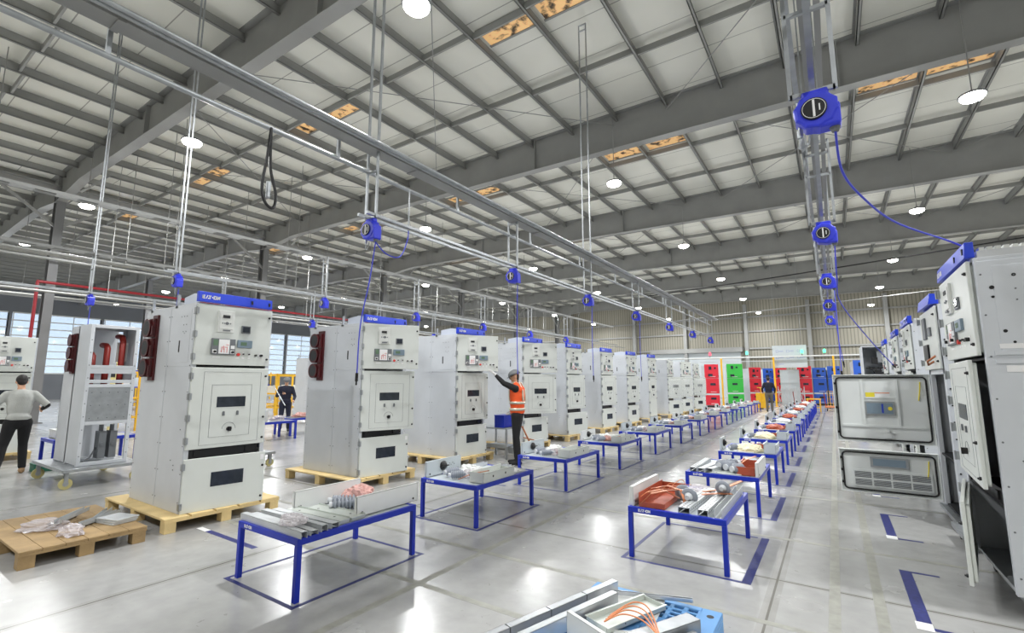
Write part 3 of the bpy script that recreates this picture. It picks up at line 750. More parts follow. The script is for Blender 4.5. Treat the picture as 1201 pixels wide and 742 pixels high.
def kit_r1(x, y, z, w):
    plate_upright(.74, .17, 'white', t=.035)('upright_sheet', (x + .045, y + .03, z), PI / 2 - .02, 'white side panel standing on the left edge of the %s' % w, 'panel', 'panels standing on the tables')
    b = MB(); b.box(0, .74, 0, .24, 0, .006); b.box(0, .74, .236, .24, 0, .12); b.box(0, .74, 0, .004, .006, .05); b.box(.736, .74, .004, .236, .006, .1); b.box(0, .004, .004, .236, .006, .045)
    o = b.build('insulating_trough', 'brown', None, .001, (x + .33, y + .05, z), PI / 2); tag(o, 'long red-brown insulating trough beside the white panel of the %s' % w, 'trough')
    g = 'copper bars on the nearest right table'
    for i, pts in enumerate([[(0, 0, .02), (.1, .02, .12), (.2, .18, .13), (.24, .4, .1)], [(.02, .12, .1), (.14, .2, .13), (.3, .24, .06)], [(0, .3, .1), (.16, .34, .14), (.3, .3, .12), (.36, .2, .02)], [(.1, .5, .1), (.24, .46, .13), (.38, .5, .05)]]):
        busbar((x + .1, y + .06, z), 0, pts, '%s bent copper bar over the red-brown trough on the %s' % (['front', 'second', 'third', 'rear'][i], w), g)
    busbar((x + .52, y + .62, z + .02), 0, [(0, 0, .03), (.14, .04, .05), (.26, .1, .05)], 'flat copper bar lying across the perforated channels of the %s' % w, g, .05)
    busbar((x + .5, y + .85, z + .02), 0, [(0, -.1, .03), (.16, .02, .05), (.32, .2, .12)], 'long copper bar sticking up at the far corner of the %s' % w, g, .04)
    disc_ins((x + .38, y + .52, z), .15, 'large grey disc insulator, rear one of the pair on the %s' % w, 'disc insulators on the nearest right table', .078)
    disc_ins((x + .48, y + .4, z), -.1, 'large grey disc insulator, front one of the pair on the %s' % w, 'disc insulators on the nearest right table', .078)
    disc_ins((x + .7, y + .78, z + .045), .0, 'grey disc insulator resting on the copper bar of the %s' % w, 'disc insulators on the nearest right table', .07)
    channel((x + .55, y + .03, z), PI / 2 - .03, .95, .1, .05, 'zinc', 'perforated steel channel, left of two on the %s' % w, 'perforated channels', True, opn='down')
    channel((x + .7, y + .03, z), PI / 2 - .02, .9, .085, .05, 'zinc', 'perforated steel channel, right of two on the %s' % w, 'perforated channels', True, opn='down')
    channel((x + .81, y + .03, z), PI / 2, 1.12, .06, .07, 'zinc', 'long aluminium rail along the right edge of the %s' % w, None, opn='up')
    lump('plastic_bag', (x + .42, y + 1.0, z), (.13, .1, .05), 'plastic', 'clear bag of small parts at the back of the %s' % w, 'bag', None, 8, .4)
    for i in range(4):
        cable((x + .1 + .02 * i, y + .08 + .16 * i, z + .06), [(.02 * i, .0, .02), (.05 + .03 * i, .1 + .02 * i, .06 + .01 * i), (.02 + .05 * i, .25, .03), (.1 + .03 * i, .36, .012)], .003, 'orange', '%s thin orange wire looping out of the trough on the %s' % (ORD[i], w), 'thin orange wires', 'wire', 'wire')

def kit_r2(x, y, z, w):
    plate_upright(.72, .17, 'white', t=.035)('upright_sheet', (x + .85, y + .02, z), PI / 2, 'white side panel standing on the right edge of the %s' % w, 'panel', 'panels standing on the tables')
    for i, (u, v) in enumerate([(.05, .04), (.15, .02), (.24, .06)]):
        channel((x + u + .08, y + v, z), PI / 2 - .12 * i, .9, .08, .05, 'zinc', '%s steel channel at the left side of the %s' % (['outer', 'middle', 'inner'][i], w), 'steel channels on the second right table', i == 0, opn='down')
    for i, (u, v) in enumerate([(.36, .3), (.46, .22), (.55, .12), (.42, .48)]):
        insulator((x + u, y + v, z + .06), 1.2 - .2 * i, '%s thick ribbed insulator heaped on the %s' % (['rear left', 'middle', 'front right', 'topmost'][i], w), 'insulators on the tables', .15, .068)
    tray((x + .8, y + .1, z), PI / 2 + .05, .3, .2, .1, 'brown', 'red-brown insulating box, front of two on the %s' % w, 'red-brown boxes on the tables', 'insulating_box', 'box')
    tray((x + .8, y + .46, z), PI / 2 + .02, .3, .2, .12, 'brown', 'red-brown insulating box, rear of two on the %s' % w, 'red-brown boxes on the tables', 'insulating_box', 'box')
    plate((x + .3, y + .02, z), .0, .35, .12, 'pale', 'flat pale cover at the front edge of the %s' % w, 'cover plates on the tables')
    busbar((x + .55, y + .3, z + .05), 0, [(0, 0, 0), (.12, .1, .1), (.2, .32, .12)], 'bent copper bar above the red-brown boxes on the %s' % w, 'copper bars on the tables')

def kit_right(x, y, z, w, k):
    rr = random.Random(200 + k); far = k > 5; j = lambda a: rr.uniform(-a, a)
    plate_upright(.4, .2, 'board', knob=True)('upright_sheet', (x + .04, y + .08 + j(.03), z), PI / 2 + j(.03), 'narrow grey panel with a black knob at the left of the %s' % w, 'panel', 'panels standing on the tables')
    insulator((x + .16, y + .14, z + .055), .9 + j(.4), 'ribbed grey insulator beside the black knob on the %s' % w, 'insulators on the tables', .15, .05)
    mt = 'cream' if k in (2, 3) else ('white' if k % 2 else 'brown')
    lump('wrapped_bundle', (x + .42, y + .36 + j(.05), z), (.2, .26, .09), mt, '%s wrapped bundle in the middle of the %s' % ({'cream': 'cream', 'white': 'white', 'brown': 'red-brown'}[mt], w), 'bundle', 'wrapped bundles on the right tables', 50 + k, .3)
    tray((x + .84, y + .05, z), PI / 2, .55, .17, .15, 'board', 'pale grey folded tray on the right edge of the %s' % w, 'folded trays on the tables')
    tray((x + .6, y + .66 + j(.04), z), PI / 2 + j(.1), .2, .16, .07, 'brown', 'small red-brown insulating box on the %s' % w, 'red-brown boxes on the tables', 'insulating_box', 'box')
    channel((x + .3, y + .74, z), PI / 2 + j(.1), .4, .07, .05, 'zinc', 'aluminium rail lying at the back of the %s' % w, 'aluminium rails on the tables')
    if not far: plate((x + .22, y + .02, z), j(.1), .3, .14, 'white', 'white cover plate at the front edge of the %s' % w, 'cover plates on the tables')

for row, ys, x0 in (('left table row', TY, -4.2), ('right table row', RY, -1.68)):
    for k, y in enumerate(ys):
        t = T0 if firstT else copy_tree(T0); firstT = False
        t.location = (x0, y, 0); w = tname(row, k, len(ys))
        tag(t, 'low blue steel work table with switchgear parts, the %s' % w, 'table', 'blue work tables of the ' + row)
        struct(tapeframe(x0, y, w).build('floor_marking', 'tape'), 'blue tape outline on the floor around a table')
        if row[0] == 'l': kit_first(x0, y, TH_, w) if k == 0 else kit_left(x0, y, TH_, w, k)
        else:
            if k == 0: kit_r1(x0, y, TH_, w)
            elif k == 1: kit_r2(x0, y, TH_, w)
            else: kit_right(x0, y, TH_, w, k)

# extra tape on the floor: corner marks before the right cabinets, short bars beside the right tables
for i, (y0, y1) in enumerate([(4.3, 5.42), (6.45, 7.5), (8.6, 9.6), (10.7, 11.7), (12.8, 13.8)]):
    b = MB(); b.box(.34, .42, y0, y1, 0, .0012); b.box(.42, .6, y1 - .035, y1, 0, .0012); b.box(.42, .62, y0 - .04, y0, 0, .0012)
    b.box(.33, .42, y0 - .06, y0 + .06, .0012, .0016, 1)
    struct(b.build('floor_marking', ['tape', 'label']), 'blue floor tape bracket before the right cabinets')
b = MB(); b.box(-5.7, -4.75, 2.6, 2.66, 0, .001); b.box(-5.9, -5.7, 2.6, 2.66, 0, .001, 1); b.box(-5.95, -4.3, 6.2, 6.24, 0, .001)
struct(b.build('floor_marking', ['tape', 'label']), 'blue tape line on the floor before the nearest cabinet')
b = MB()  # thin grey strips laid along and across the concrete
for x in (-2.9, -.15, .12): b.box(x, x + .07, -1, 40, 0, .0006)
for y in (2.9, 3.75, 5.75, 7.9, 10.1): b.box(-7, 4, y, y + .06, 0, .0008)
struct(b.build('floor_marking', 'greystrip'), 'faint grey strips on the concrete')

# ------------------------------------------------------------------ light blue plastic pallet with sheet parts
def plastic_pallet():
    o = empty('plastic_pallet', (-.69, 3.41, 0), math.radians(0)); tag(o, 'light blue plastic pallet under loose sheet parts at the bottom edge', 'pallet')
    b = MB(); S = 1.0; z0, z1 = .1, .15
    gx = (-.42, -.16)   # grille area x range
    SX = .85; b.box(-SX, 0, -S, 0, z0, z1 - .02)
    hs = []
    b.box(-SX, -.38, -S, 0, z1 - .02, z1); b.box(-.12, 0, -S, 0, z1 - .02, z1); b.box(-.38, -.12, -.05, 0, z1 - .02, z1); b.box(-.38, -.12, -S, -.27, z1 - .02, z1)
    for q in range(4): xx = -.38 + .26 * q / 3; b.box(xx - .014, xx + .014, -.27, -.05, z1 - .02, z1)
    for q in range(1, 4): yy = -.27 + .22 * q / 4; b.box(-.38, -.12, yy - .01, yy + .01, z1 - .02, z1)
    b.box(-SX, 0, -.02, 0, .03, z0); b.box(-.02, 0, -S, -.02, .03, z0)
    b.build('deck', 'pblue', o, bevel=.006)
    b = MB(); b.box(-.375, -.125, -.265, -.055, z1 - .0195, z1 - .019); b.build('grille_opening', 'dark', o)
    b = MB(); b.cyl((-.055, -.1, z1), (-.055, -.1, z1 + .0008), .022, 16); b.build('corner_hole', 'dark', o)
    for x in (-.78, -.43, -.07):
        for y in (-.93, -.5, -.07):
            b = MB(); b.box(x - .065, x + .065, y - .065, y + .065, 0, z0); b.build('foot', 'pblue', o, bevel=.01)
    return o
plastic_pallet()
W_ = 'blue plastic pallet'
def rbox(name, loc, rz, dims, mt, label, cat, grp=None, tilt=0):
    b = MB(); L, w, h = dims; t = .004
    b.box(0, L, 0, t, 0, h); b.box(0, L, 0, w, h - t, h); b.box(0, t, 0, w, 0, h); b.box(L - t, L, 0, w, 0, h); b.box(0, L, w - t, w, 0, h)
    o = b.build(name, [mt, 'dark'], None, .001, loc, rz); o.rotation_euler = (0, tilt, rz); tag(o, label, cat, grp); return o
a1 = math.radians(74)
for i in range(4):
    rbox('folded_sheet', (-1.68 + .32 * i * math.cos(a1), 2.05 + .32 * i * math.sin(a1), .152), a1, (.315, .05, .09), 'alu', '%s short folded panel standing in line on the %s' % (['front', 'second', 'third', 'rear'][i], W_), 'panel', 'short folded panels on the blue pallet')
rbox('folded_beam', (-1.5, 2.3, .152), a1, (.85, .05, .085), 'alu', 'long folded aluminium beam beside the short panels on the %s' % W_, 'beam')
rbox('upright_sheet', (-1.36, 2.58, .152), math.radians(-24), (.5, .028, .15), 'white', 'tall white plate standing crosswise on the %s' % W_, 'plate')
tray((-1.18, 2.72, .17), math.radians(68), .52, .17, .035, 'pale', 'pale open tray lying in the middle of the %s' % W_, None)
rbox('folded_beam', (-1.03, 2.55, .152), math.radians(62), (.6, .1, .07), 'galv', 'grey ridged beam at the right of the %s' % W_, 'beam')
rbox('folded_beam', (-.9, 2.5, .152), math.radians(62), (.5, .12, .04), 'galv', 'flat grey channel at the right edge of the %s' % W_, 'beam')
plate((-1.35, 3.02, .152), .1, .35, .28, 'white', 'white sheet plate lying at the back of the %s' % W_, None)
plate((-1.18, 2.45, .152), .5, .3, .28, 'white', 'white sheet plate lying at the front of the %s' % W_, None)
channel((-1.33, 3.2, .18), .35, .5, .03, .02, 'alu', 'thin metal strip sticking up behind the %s parts' % W_, None)
for i in range(4):
    cable((-1.22, 2.78 + .03 * i, .215), [(0, 0, -.01), (.08, .08 + .03 * i, .02), (.2, .06 + .02 * i, .03), (.32 + .02 * i, -.04 - .06 * i, .03)], .0045, 'orange', '%s orange wire curving over the trays on the %s' % (ORD[i], W_), 'orange wires on the blue pallet', 'wire', 'wire')

# ------------------------------------------------------------------ old pallet at the left with metal parts
pallet('old brown wooden pallet at the left edge with loose metal parts', -7.35, -5.85, 1.2, 2.12, 'wood2', None, name='wooden_pallet', along='x', nb=6)
# (its long side runs along the row)
W2 = 'old wooden pallet'
rz0 = math.radians(75)
for i, (x, y, z, L, rz) in enumerate([(-6.5, 1.55, .16, .5, 2.5), (-6.4, 1.58, .21, .52, 2.45), (-6.32, 1.74, .16, .48, 2.2), (-6.45, 1.9, .16, .42, 2.6)]):
    channel((x, y, z), rz, L, .05, .04, 'zinc', '%s short galvanised bracket on the %s' % (['front', 'topmost', 'third', 'rear'][i], W2), 'brackets on the old pallet', opn='up', name='steel_bracket', cat='bracket')
for i in range(3):
    plate((-6.42 + .01 * i, 1.86, .152 + .017 * i), .2 + .05 * i, .3, .22, 'zinc', '%s flat plate of the small stack on the %s' % (['bottom', 'middle', 'top'][i], W2), 'flat plates on the old pallet', h=.014, lip=False)
lump('wrapping_foil', (-6.55, 1.5, .151), (.2, .1, .07), 'plastic', 'crumpled clear wrapping under the brackets on the %s' % W2, 'wrapping', None, 21, .45, .8)
lump('wrapping_foil', (-6.1, 1.6, .151), (.12, .08, .07), 'plastic', 'crumpled clear wrapping at the front of the %s' % W2, 'wrapping', None, 22, .45, .3)

# ------------------------------------------------------------------ compressed air line: trays, rails, hanging frames, hose reels
def reel(x, y, z, label, grp, hose=None, s=1.0):
    r = empty('hanging_hose_reel', (x, y, z)); tag(r, label, 'hose reel', grp)
    b = MB(); n = 20; prof = []
    for k in range(n):
        a = 2 * PI * k / n + .1; rr_ = .112 + (.006 if k % 2 else -.003)
        prof.append((rr_ * math.cos(a), rr_ * .98 * math.sin(a) - .12))
    b.prism(prof, -.05, .07); b.box(.0, .118, -.044, .064, -.235, -.1); b.box(-.07, .07, -.02, .04, -.03, .02)
    b.build('housing', 'reel', r, bevel=.014)
    b = MB(); b.cyl((-.01, -.0502, -.12), (-.01, -.062, -.12), .066, 24); b.build('face_plate', 'black', r)
    b = MB()
    for k in range(24):
        a0, a1_ = 2 * PI * k / 24, 2 * PI * (k + 1) / 24
        b.bar((-.01 + .058 * math.cos(a0), -.063, -.12 + .058 * math.sin(a0)), (-.01 + .058 * math.cos(a1_), -.063, -.12 + .058 * math.sin(a1_)), .0025, .0025)
    b.box(-.016, -.004, -.066, -.062, -.172, -.068); b.box(.015, .022, -.066, -.062, -.14, -.1); b.build('face_emblem', 'label', r)
    b = MB(); b.cyl((.085, .01, -.235), (.085, .01, -.262), .028, 12, r1=.018); b.build('hose_guide', 'grey', r)
    if hose:
        b = MB(); P = [Vector(p) for p in hose]; out = []
        for i in range(len(P) - 1):
            p0, p1, p2, p3 = P[max(i - 1, 0)], P[i], P[i + 1], P[min(i + 2, len(P) - 1)]
            for k in range(8):
                t = k / 8; out.append(.5 * ((2 * p1) + (p2 - p0) * t + (2 * p0 - 5 * p1 + 4 * p2 - p3) * t * t + (3 * p1 - p0 - 3 * p2 + p3) * t ** 3))
        out.append(P[-1]); b.tube(out, .007, 7); b.build('hose', 'hose', r)
        e = P[-1]; d = (P[-1] - P[-2]).normalized(); b = MB(); b.cyl(e, e + d * .09, .016, 10); b.cyl(e + d * .09, e + d * .13, .009, 8); b.build('hose_coupling', 'black', r)
    b = MB(); b.cyl((-.09, .02, -.02), (-.09, .02, -.27), .008, 8); b.cyl((-.09, .02, -.2), (-.09, .02, -.25), .016, 8); b.tube([(-.09, .02, -.27), (-.1, .02, -.31), (-.08, .02, -.33), (-.05, .02, -.3), (-.04, .02, -.24)], .006, 6)
    b.build('inlet_fitting', 'galv', r)
    return r
def hframe(x, y, z0, z1, w, label, grp, rungs=True, ax='x'):
    b = MB(); s = .024
    for sg in (-1, 1):
        if ax == 'x': b.box(x + sg * w / 2 - s / 2, x + sg * w / 2 + s / 2, y - s / 2, y + s / 2, z0, z1)
        else: b.box(x - s / 2, x + s / 2, y + sg * w / 2 - s / 2, y + sg * w / 2 + s / 2, z0, z1)
    zs = [z0 + .012] + ([z0 + .55, z1 - .15] if rungs else []) + [z1 - .012]
    for z in zs:
        if ax == 'x': b.box(x - w / 2, x + w / 2, y - s / 2, y + s / 2, z - s / 2, z + s / 2)
        else: b.box(x - s / 2, x + s / 2, y - w / 2, y + w / 2, z - s / 2, z + s / 2)
    o = b.build('hanging_support', 'galv'); tag(o, label, 'hanger', grp); return o
def rail(x, y0, y1, z, w, h, mt, label, grp=None, name='hanging_rail', cat='rail'):
    b = MB(); b.box(x - w / 2, x + w / 2, y0, y1, z - h / 2, z + h / 2)
    o = b.build(name, mt); tag(o, label, cat, grp); return o
def htray(x, y0, y1, z, w, h, mt, label):
    """open cable tray with side flanges and rungs"""
    b = MB(); t = .006
    b.box(x - w / 2, x - w / 2 + t, y0, y1, z, z + h); b.box(x + w / 2 - t, x + w / 2, y0, y1, z, z + h)
    n = int((y1 - y0) / .5)
    for i in range(n): yy = y0 + .25 + i * (y1 - y0) / n; b.box(x - w / 2, x + w / 2, yy - .12, yy + .12, z, z + .008)
    o = b.build('hanging_cable_tray', mt); tag(o, label, 'cable tray'); return o

ZR = 3.42
LRY = [3.42, 6.32, 9.2, 12.2, 15.3, 18.3, 21.4]
b = MB(); b.box(-4.29, -4.285, -6, 22.2, 4.2, 4.29); b.box(-4.115, -4.11, -6, 22.2, 4.2, 4.29); b.box(-4.285, -4.115, -6, 22.2, 4.2, 4.205)
for yy in range(-5, 22, 3): b.box(-4.295, -4.105, yy, yy + .05, 4.19, 4.3)
tag(b.build('hanging_cable_tray', 'steel'), 'long galvanised cable tray high above the left table row', 'cable tray')
for i, dx in enumerate((.13, .19)):
    b = MB(); b.tube([(-4.2 + dx, -6, 4.22), (-4.2 + dx, 22.1, 4.22)], .02, 8)
    tag(b.build('hanging_pipe', 'galv'), '%s thin conduit beside the tray above the left tables' % ['inner', 'outer'][i], 'pipe')
b = MB()
for dx in (-.05, 0, .05): b.tube([(-4.2 + dx, -6, 4.235), (-4.2 + dx, 22.1, 4.235)], .018, 6)
tag(b.build('hanging_cable', 'dark'), 'dark cables lying in the tray above the left table row', 'cable')
b = MB(); b.tube([(-4.32, -6, 4.0), (-4.32, 22, 4.0)], .024, 8)
for yy in range(-5, 22, 2): b.box(-4.33, -4.3, yy, yy + .03, 4.0, 4.22)
tag(b.build('hanging_pipe', 'galv'), 'galvanised air pipe beneath the tray above the left tables', 'pipe')
rail(-4.3, 3.3, 21.5, ZR + .03, .03, .03, 'galv', 'left rail of the pair carrying reels above the left tables', 'reel rails above the left tables')
rail(-4.16, 3.3, 21.5, ZR + .03, .03, .03, 'galv', 'right rail of the pair carrying reels above the left tables', 'reel rails above the left tables')
for k, y in enumerate(LRY):
    z1 = ZC - .1 if k in (0, 2) else 4.32
    hframe(-4.23, y, ZR, z1, .17, 'steel hanger over the %s hose reel above the left tables' % (ORD[k] if k < 6 else 'last'), 'hangers above the left tables')
    hose = [(.085, .01, -.26), (.02, 0, -.7), (-.04, -.05, -1.2), (-.05, -.06, -1.72)] if k == 0 else ([(.085, .01, -.26), (.08, 0, -1), (.08, .02, -1.7)] if k in (1, 2, 3) else None)
    reel(-4.23, y, ZR - .02, 'blue hose reel, %s from the camera in the line above the left tables' % (ORD[k] if k < 6 else 'last'), 'hose reels above the left tables', hose)
cable((0, 0, 0), [(-4.15, 3.43, 3.14), (-4.1, 3.55, 3.02), (-4.15, 3.8, 3.05), (-4.2, 3.96, 3.3), (-4.2, 3.97, 3.46)], .007, 'hose', 'short blue hose loop beside the nearest reel above the left tables', None, 'hanging_hose', 'hose')
cable((0, 0, 0), [(-4.2, 3.97, 3.42), (-4.2, 3.97, 3.95)], .009, 'galv', 'thin drop pipe feeding the nearest reel above the left tables', None, 'hanging_pipe', 'pipe')
cable((0, 0, 0), [(-4.3, 2.26, 4.0), (-4.3, 2.24, 3.7), (-4.28, 2.2, 3.4), (-4.27, 2.23, 3.25), (-4.25, 2.3, 3.2), (-4.27, 2.33, 3.35), (-4.3, 2.28, 3.6), (-4.32, 2.27, 3.98)], .014, 'black', 'black hose looped down from the pipe above the nearest left table', None, 'hanging_hose', 'hose')
b = MB(); b.cyl((-4.275, 2.26, 3.3), (-4.275, 2.26, 3.45), .022, 8); tag(b.build('hanging_plug', 'galv'), 'metal plug on the looped black hose above the left tables', 'plug')

# right line, straight above the aisle
RRY = [3.2, 6.05, 9.1, 12.1, 15.2]
for i, (x, z, w, h, mt) in enumerate([(-.09, 4.15, .04, .04, 'galv'), (.0, 4.2, .045, .05, 'steel'), (.09, 4.15, .04, .05, 'steel'), (.03, 3.9, .035, .035, 'galv'), (.02, 3.37, .03, .03, 'galv')]):
    rail(x, -4, 15.6, z, w, h, mt, '%s of the rails running above the aisle before the right cabinets' % ['left upper one', 'middle upper one', 'right upper one', 'central lower one', 'lowest one'][i], 'rails above the aisle')
for k, y in enumerate(RRY):
    hframe(.02, y, 3.3, ZC - .1 if k in (0, 2) else 4.25, .23, 'steel hanger over the %s hose reel above the aisle' % (ORD[k] if k < 4 else 'last'), 'hangers above the aisle', rungs=True)
    if k == 0: hose = [(.085, .01, -.26), (.11, .3, -.4), (.22, .6, -.5), (.43, 1.1, -.57), (.79, 1.68, -.62), (.9, 1.8, -.66)]
    elif k == 1: hose = [(.085, .01, -.26), (.08, .15, -.6), (.11, .75, -.8), (.45, 2.45, -1.14), (.74, 3.3, -1.46)]
    elif k == 2: hose = [(.085, .01, -.26), (.08, 0, -1), (.08, .02, -1.55)]
    else: hose = [(.085, .01, -.26), (.12, .0, -.9), (.16, .02, -1.3)] if k == 3 else None
    reel(.03, y, 3.3, 'blue hose reel, %s from the camera above the aisle' % (ORD[k] if k < 4 else 'last'), 'hose reels above the aisle', hose)
# line behind the left cabinets and one further back
for (X_, ys, zz, nm, zt) in ((-9.65, [3.58, 6.56, 9.5, 12.6, 15.6, 18.6], 3.5, 'line behind the left cabinets', 4.4), (-13.2, [3.3, 6.0, 8.6, 11.2, 14], 3.45, 'second line behind the left cabinets', 4.3)):
    htray(X_, -6, 24, zt, .14, .06, 'steel', 'galvanised cable tray of the %s' % nm)
    rail(X_ - .07, 0 if X_ < -10 else 3.4, 22, zz + .03, .03, .03, 'galv', 'left reel rail of the %s' % nm, 'reel rails of the ' + nm)
    rail(X_ + .07, 0 if X_ < -10 else 3.4, 22, zz + .03, .03, .03, 'galv', 'right reel rail of the %s' % nm, 'reel rails of the ' + nm)
    for k, y in enumerate(ys):
        hframe(X_, y, zz, ZC - .1 if k in (0,) else zt + .05, .16, '%s steel hanger of the %s' % (ORD[k], nm), 'hangers of the ' + nm)
        reel(X_, y, zz - .02, '%s blue hose reel of the %s' % (ORD[k], nm), 'hose reels of the ' + nm, [(.085, .01, -.26), (.08, 0, -.9)] if k % 2 == 0 else None)
# long service pipes further left
for i, (x, z, r, mt) in enumerate([(-16.5, 4.7, .035, 'steel2'), (-17.2, 5.0, .04, 'steel2'), (-20.5, 5.6, .05, 'steel2'), (-22, 4.6, .045, 'steel'), (-24.2, 6.4, .04, 'steel2'), (-27, 5.4, .04, 'steel'), (-31, 5.6, .05, 'steel2'), (-35, 6.0, .05, 'steel')]):
    b = MB(); b.tube([(x, -8, z), (x, 44, z)], r, 8)
    for yy in range(-6, 44, 4): b.tube([(x, yy, z), (x, yy, ZC)], .012, 5)
    tag(b.build('hanging_pipe', mt), '%s long service pipe under the roof, counted from the left tables' % ORD[i], 'pipe', 'long service pipes at the left')
b = MB(); b.tube([(-24.6, 4.6, 0.02), (-24.6, 4.6, 5.25), (-24.6, 4.62, 5.35)], .055, 10); b.tube([(-24.6, 4.6, 5.3), (-24.6, 20, 5.3)], .055, 10)
tag(b.build('fire_pipe', 'pipe'), 'red fire water pipe rising beside the nearest left column', 'pipe')
# cross cables spanning the hall under the beams
cable((0, 0, 0), [(-8, 24.5, 6.0), (-2, 24.8, 6.35), (4, 24.2, 6.6), (10, 23.6, 6.9), (14.8, 23, 7.2)], .03, 'black', 'black cable spanning the hall beneath the third roof beam', None, 'hanging_cable', 'cable')
b = MB(); b.tube([(-9, 30, 5.2), (14.8, 29, 6.3)], .03, 6); tag(b.build('hanging_cable', 'steel'), 'thin pale conduit spanning the hall beyond the last reels', 'cable')

# ------------------------------------------------------------------ right row of cabinets
def right_extras(c, W, H=2.33, fancy=False):
    b = MB(); b.box(W + .03 - .14, W + .03 - .02, .03, .62 if not fancy else 1.3, H + .02, H + .075)
    n = int((.59 if not fancy else 1.27) / .045)
    for i in range(n):
        y = .05 + i * .045; b.box(W - .1, W - .02, y, y + .03, H + .075, H + .105, 1); b.cyl((W - .06, y + .015, H + .105), (W - .06, y + .015, H + .112), .008, 6, 2)
    b.build('terminal_strip', ['alu', 'offwhite', 'dark'], c)
def casters(parent, pts, z1, mt='rubber', r=.05):
    for (x, y) in pts:
        b = MB(); b.cyl((x - .018, y, r), (x + .018, y, r), r, 18); b.cyl((x - .02, y, r), (x + .02, y, r), r * .45, 12, 1); w = b.build('caster', [mt, 'galv'], parent)
        b = MB(); b.box(x - .03, x - .022, y - .025, y + .025, r, z1); b.box(x + .022, x + .03, y - .025, y + .025, r, z1); b.box(x - .04, x + .04, y - .04, y + .04, z1 - .006, z1); b.build('fork', 'galv', w)
def trolley(label, x0, x1, y0, y1, z, grp=None, mt='galv', wm='rubber', r=.05):
    o = empty('wheeled_trolley', ((x0 + x1) / 2, (y0 + y1) / 2, 0)); tag(o, label, 'trolley', grp); hx, hy = (x1 - x0) / 2, (y1 - y0) / 2
    b = MB(); b.box(-hx, hx, -hy, -hy + .05, z - .045, z); b.box(-hx, hx, hy - .05, hy, z - .045, z); b.box(-hx, -hx + .05, -hy + .05, hy - .05, z - .045, z); b.box(hx - .05, hx, -hy + .05, hy - .05, z - .045, z); b.box(-.03, .03, -hy + .05, hy - .05, z - .045, z)
    b.box(-hx + .05, hx - .05, -hy + .05, hy - .05, z - .012, z - .003)
    b.build('base_frame', mt, o, bevel=.003)
    casters(o, [(-hx + .07, -hy + .07), (hx - .07, -hy + .07), (-hx + .07, hy - .07), (hx - .07, hy - .07)], z - .046, wm, r)
    return o
cabinet('nearest grey cabinet at the right edge, lower doors ajar over a dark interior', (.92, 5.92, .15), -PI / 2, W=1.13, th=(.4, 3.2, 10), group=None, mats=('door', 'body'))
c1 = [o for o in bpy.data.objects if o.name.startswith('switchgear_cabinet')][-1]
def last_cab(): return sorted([o for o in COL.objects if o.name.startswith('switchgear_cabinet')], key=lambda o: o.name)[-1]
c1 = last_cab(); right_extras(c1, 1.13, fancy=True)
w_ = 1.16
b = MB()   # details of the near side of the nearest right cabinet
for (y, z, r) in ((.08, 2.12, .014), (.08, 2.05, .009), (.2, 2.2, .012), (.3, 2.2, .007), (.25, 2.1, .006), (.12, 1.8, .012), (.16, 1.72, .009), (.4, 1.9, .007), (.55, 1.75, .007), (.2, 1.2, .012), (.21, 1.15, .01), (.3, 1.25, .007), (.3, .9, .012), (.32, .8, .01), (.5, 1.0, .01), (.2, .62, .012), (.35, .4, .012)):
    b.cyl((w_ + .003, y, z), (w_ + .0095, y, z), r, 10)
b.build('side_holes', 'black', c1)
b = MB(); b.box(w_ + .004, w_ + .016, .05, 1.4, 1.57, 1.60); b.box(w_ + .004, w_ + .016, .05, 1.4, 1.63, 1.66); b.build('side_rib', 'body', c1)
b = MB(); b.box(w_ + .008, w_ + .0095, .1, .24, 1.51, 1.555); b.box(w_ + .008, w_ + .0095, .08, .2, 1.675, 1.71); b.build('side_label', 'label', c1)
b = MB(); b.tube([(.3, .3, .3), (.45, .2, .25), (.7, .22, .4), (.9, .25, .9)], .02, 7); b.tube([(.8, .22, .1), (1.0, .2, .12)], .012, 6); b.build('inner_cable', 'black', c1)
trolley('steel trolley on small casters under the nearest right cabinet', .96, 2.35, 4.78, 5.9, .15, None, 'galv', 'rubber', .05)

# second cabinet of the right row: both lower doors swung square to the aisle
c2 = empty('switchgear_cabinet', (1.02, 8.1, .10), -PI / 2); tag(c2, 'grey cabinet with two large doors swung open showing their insides', 'cabinet')
W = 1.04; w = W + .03; D = 1.45; H = 2.33; t = .02
b = MB(); b.box(0, t, .004, D, 0, H); b.box(w - t, w, .004, D, 0, H); b.box(t, w - t, D - t, D, 0, H); b.box(0, w, .004, D, H, H + t); b.box(t, w - t, .02, D - t, 0, t, 1)
b.box(t, w - t, .02, D - t, .6, .62, 1); b.box(t, w - t, .02, D - t, 1.6, 1.62, 1); b.box(t, w - t, .4, .42, .02, H, 1)
b.box(t, .12, .004, .05, 0, H); b.box(w - .12, w - t, .004, .05, 0, H); b.box(t, w - t, .004, .03, 1.57, 1.63)
b.build('body', ['body', 'dark'], c2, bevel=.003)
b = MB()
for k in range(12): b.cyl((w, .03, .15 + k * .18), (w + .005, .03, .15 + k * .18), .009, 8); b.cyl((w, .12, .2 + k * .18), (w + .005, .12, .2 + k * .18), .006, 8)
b.build('side_holes', 'black', c2)
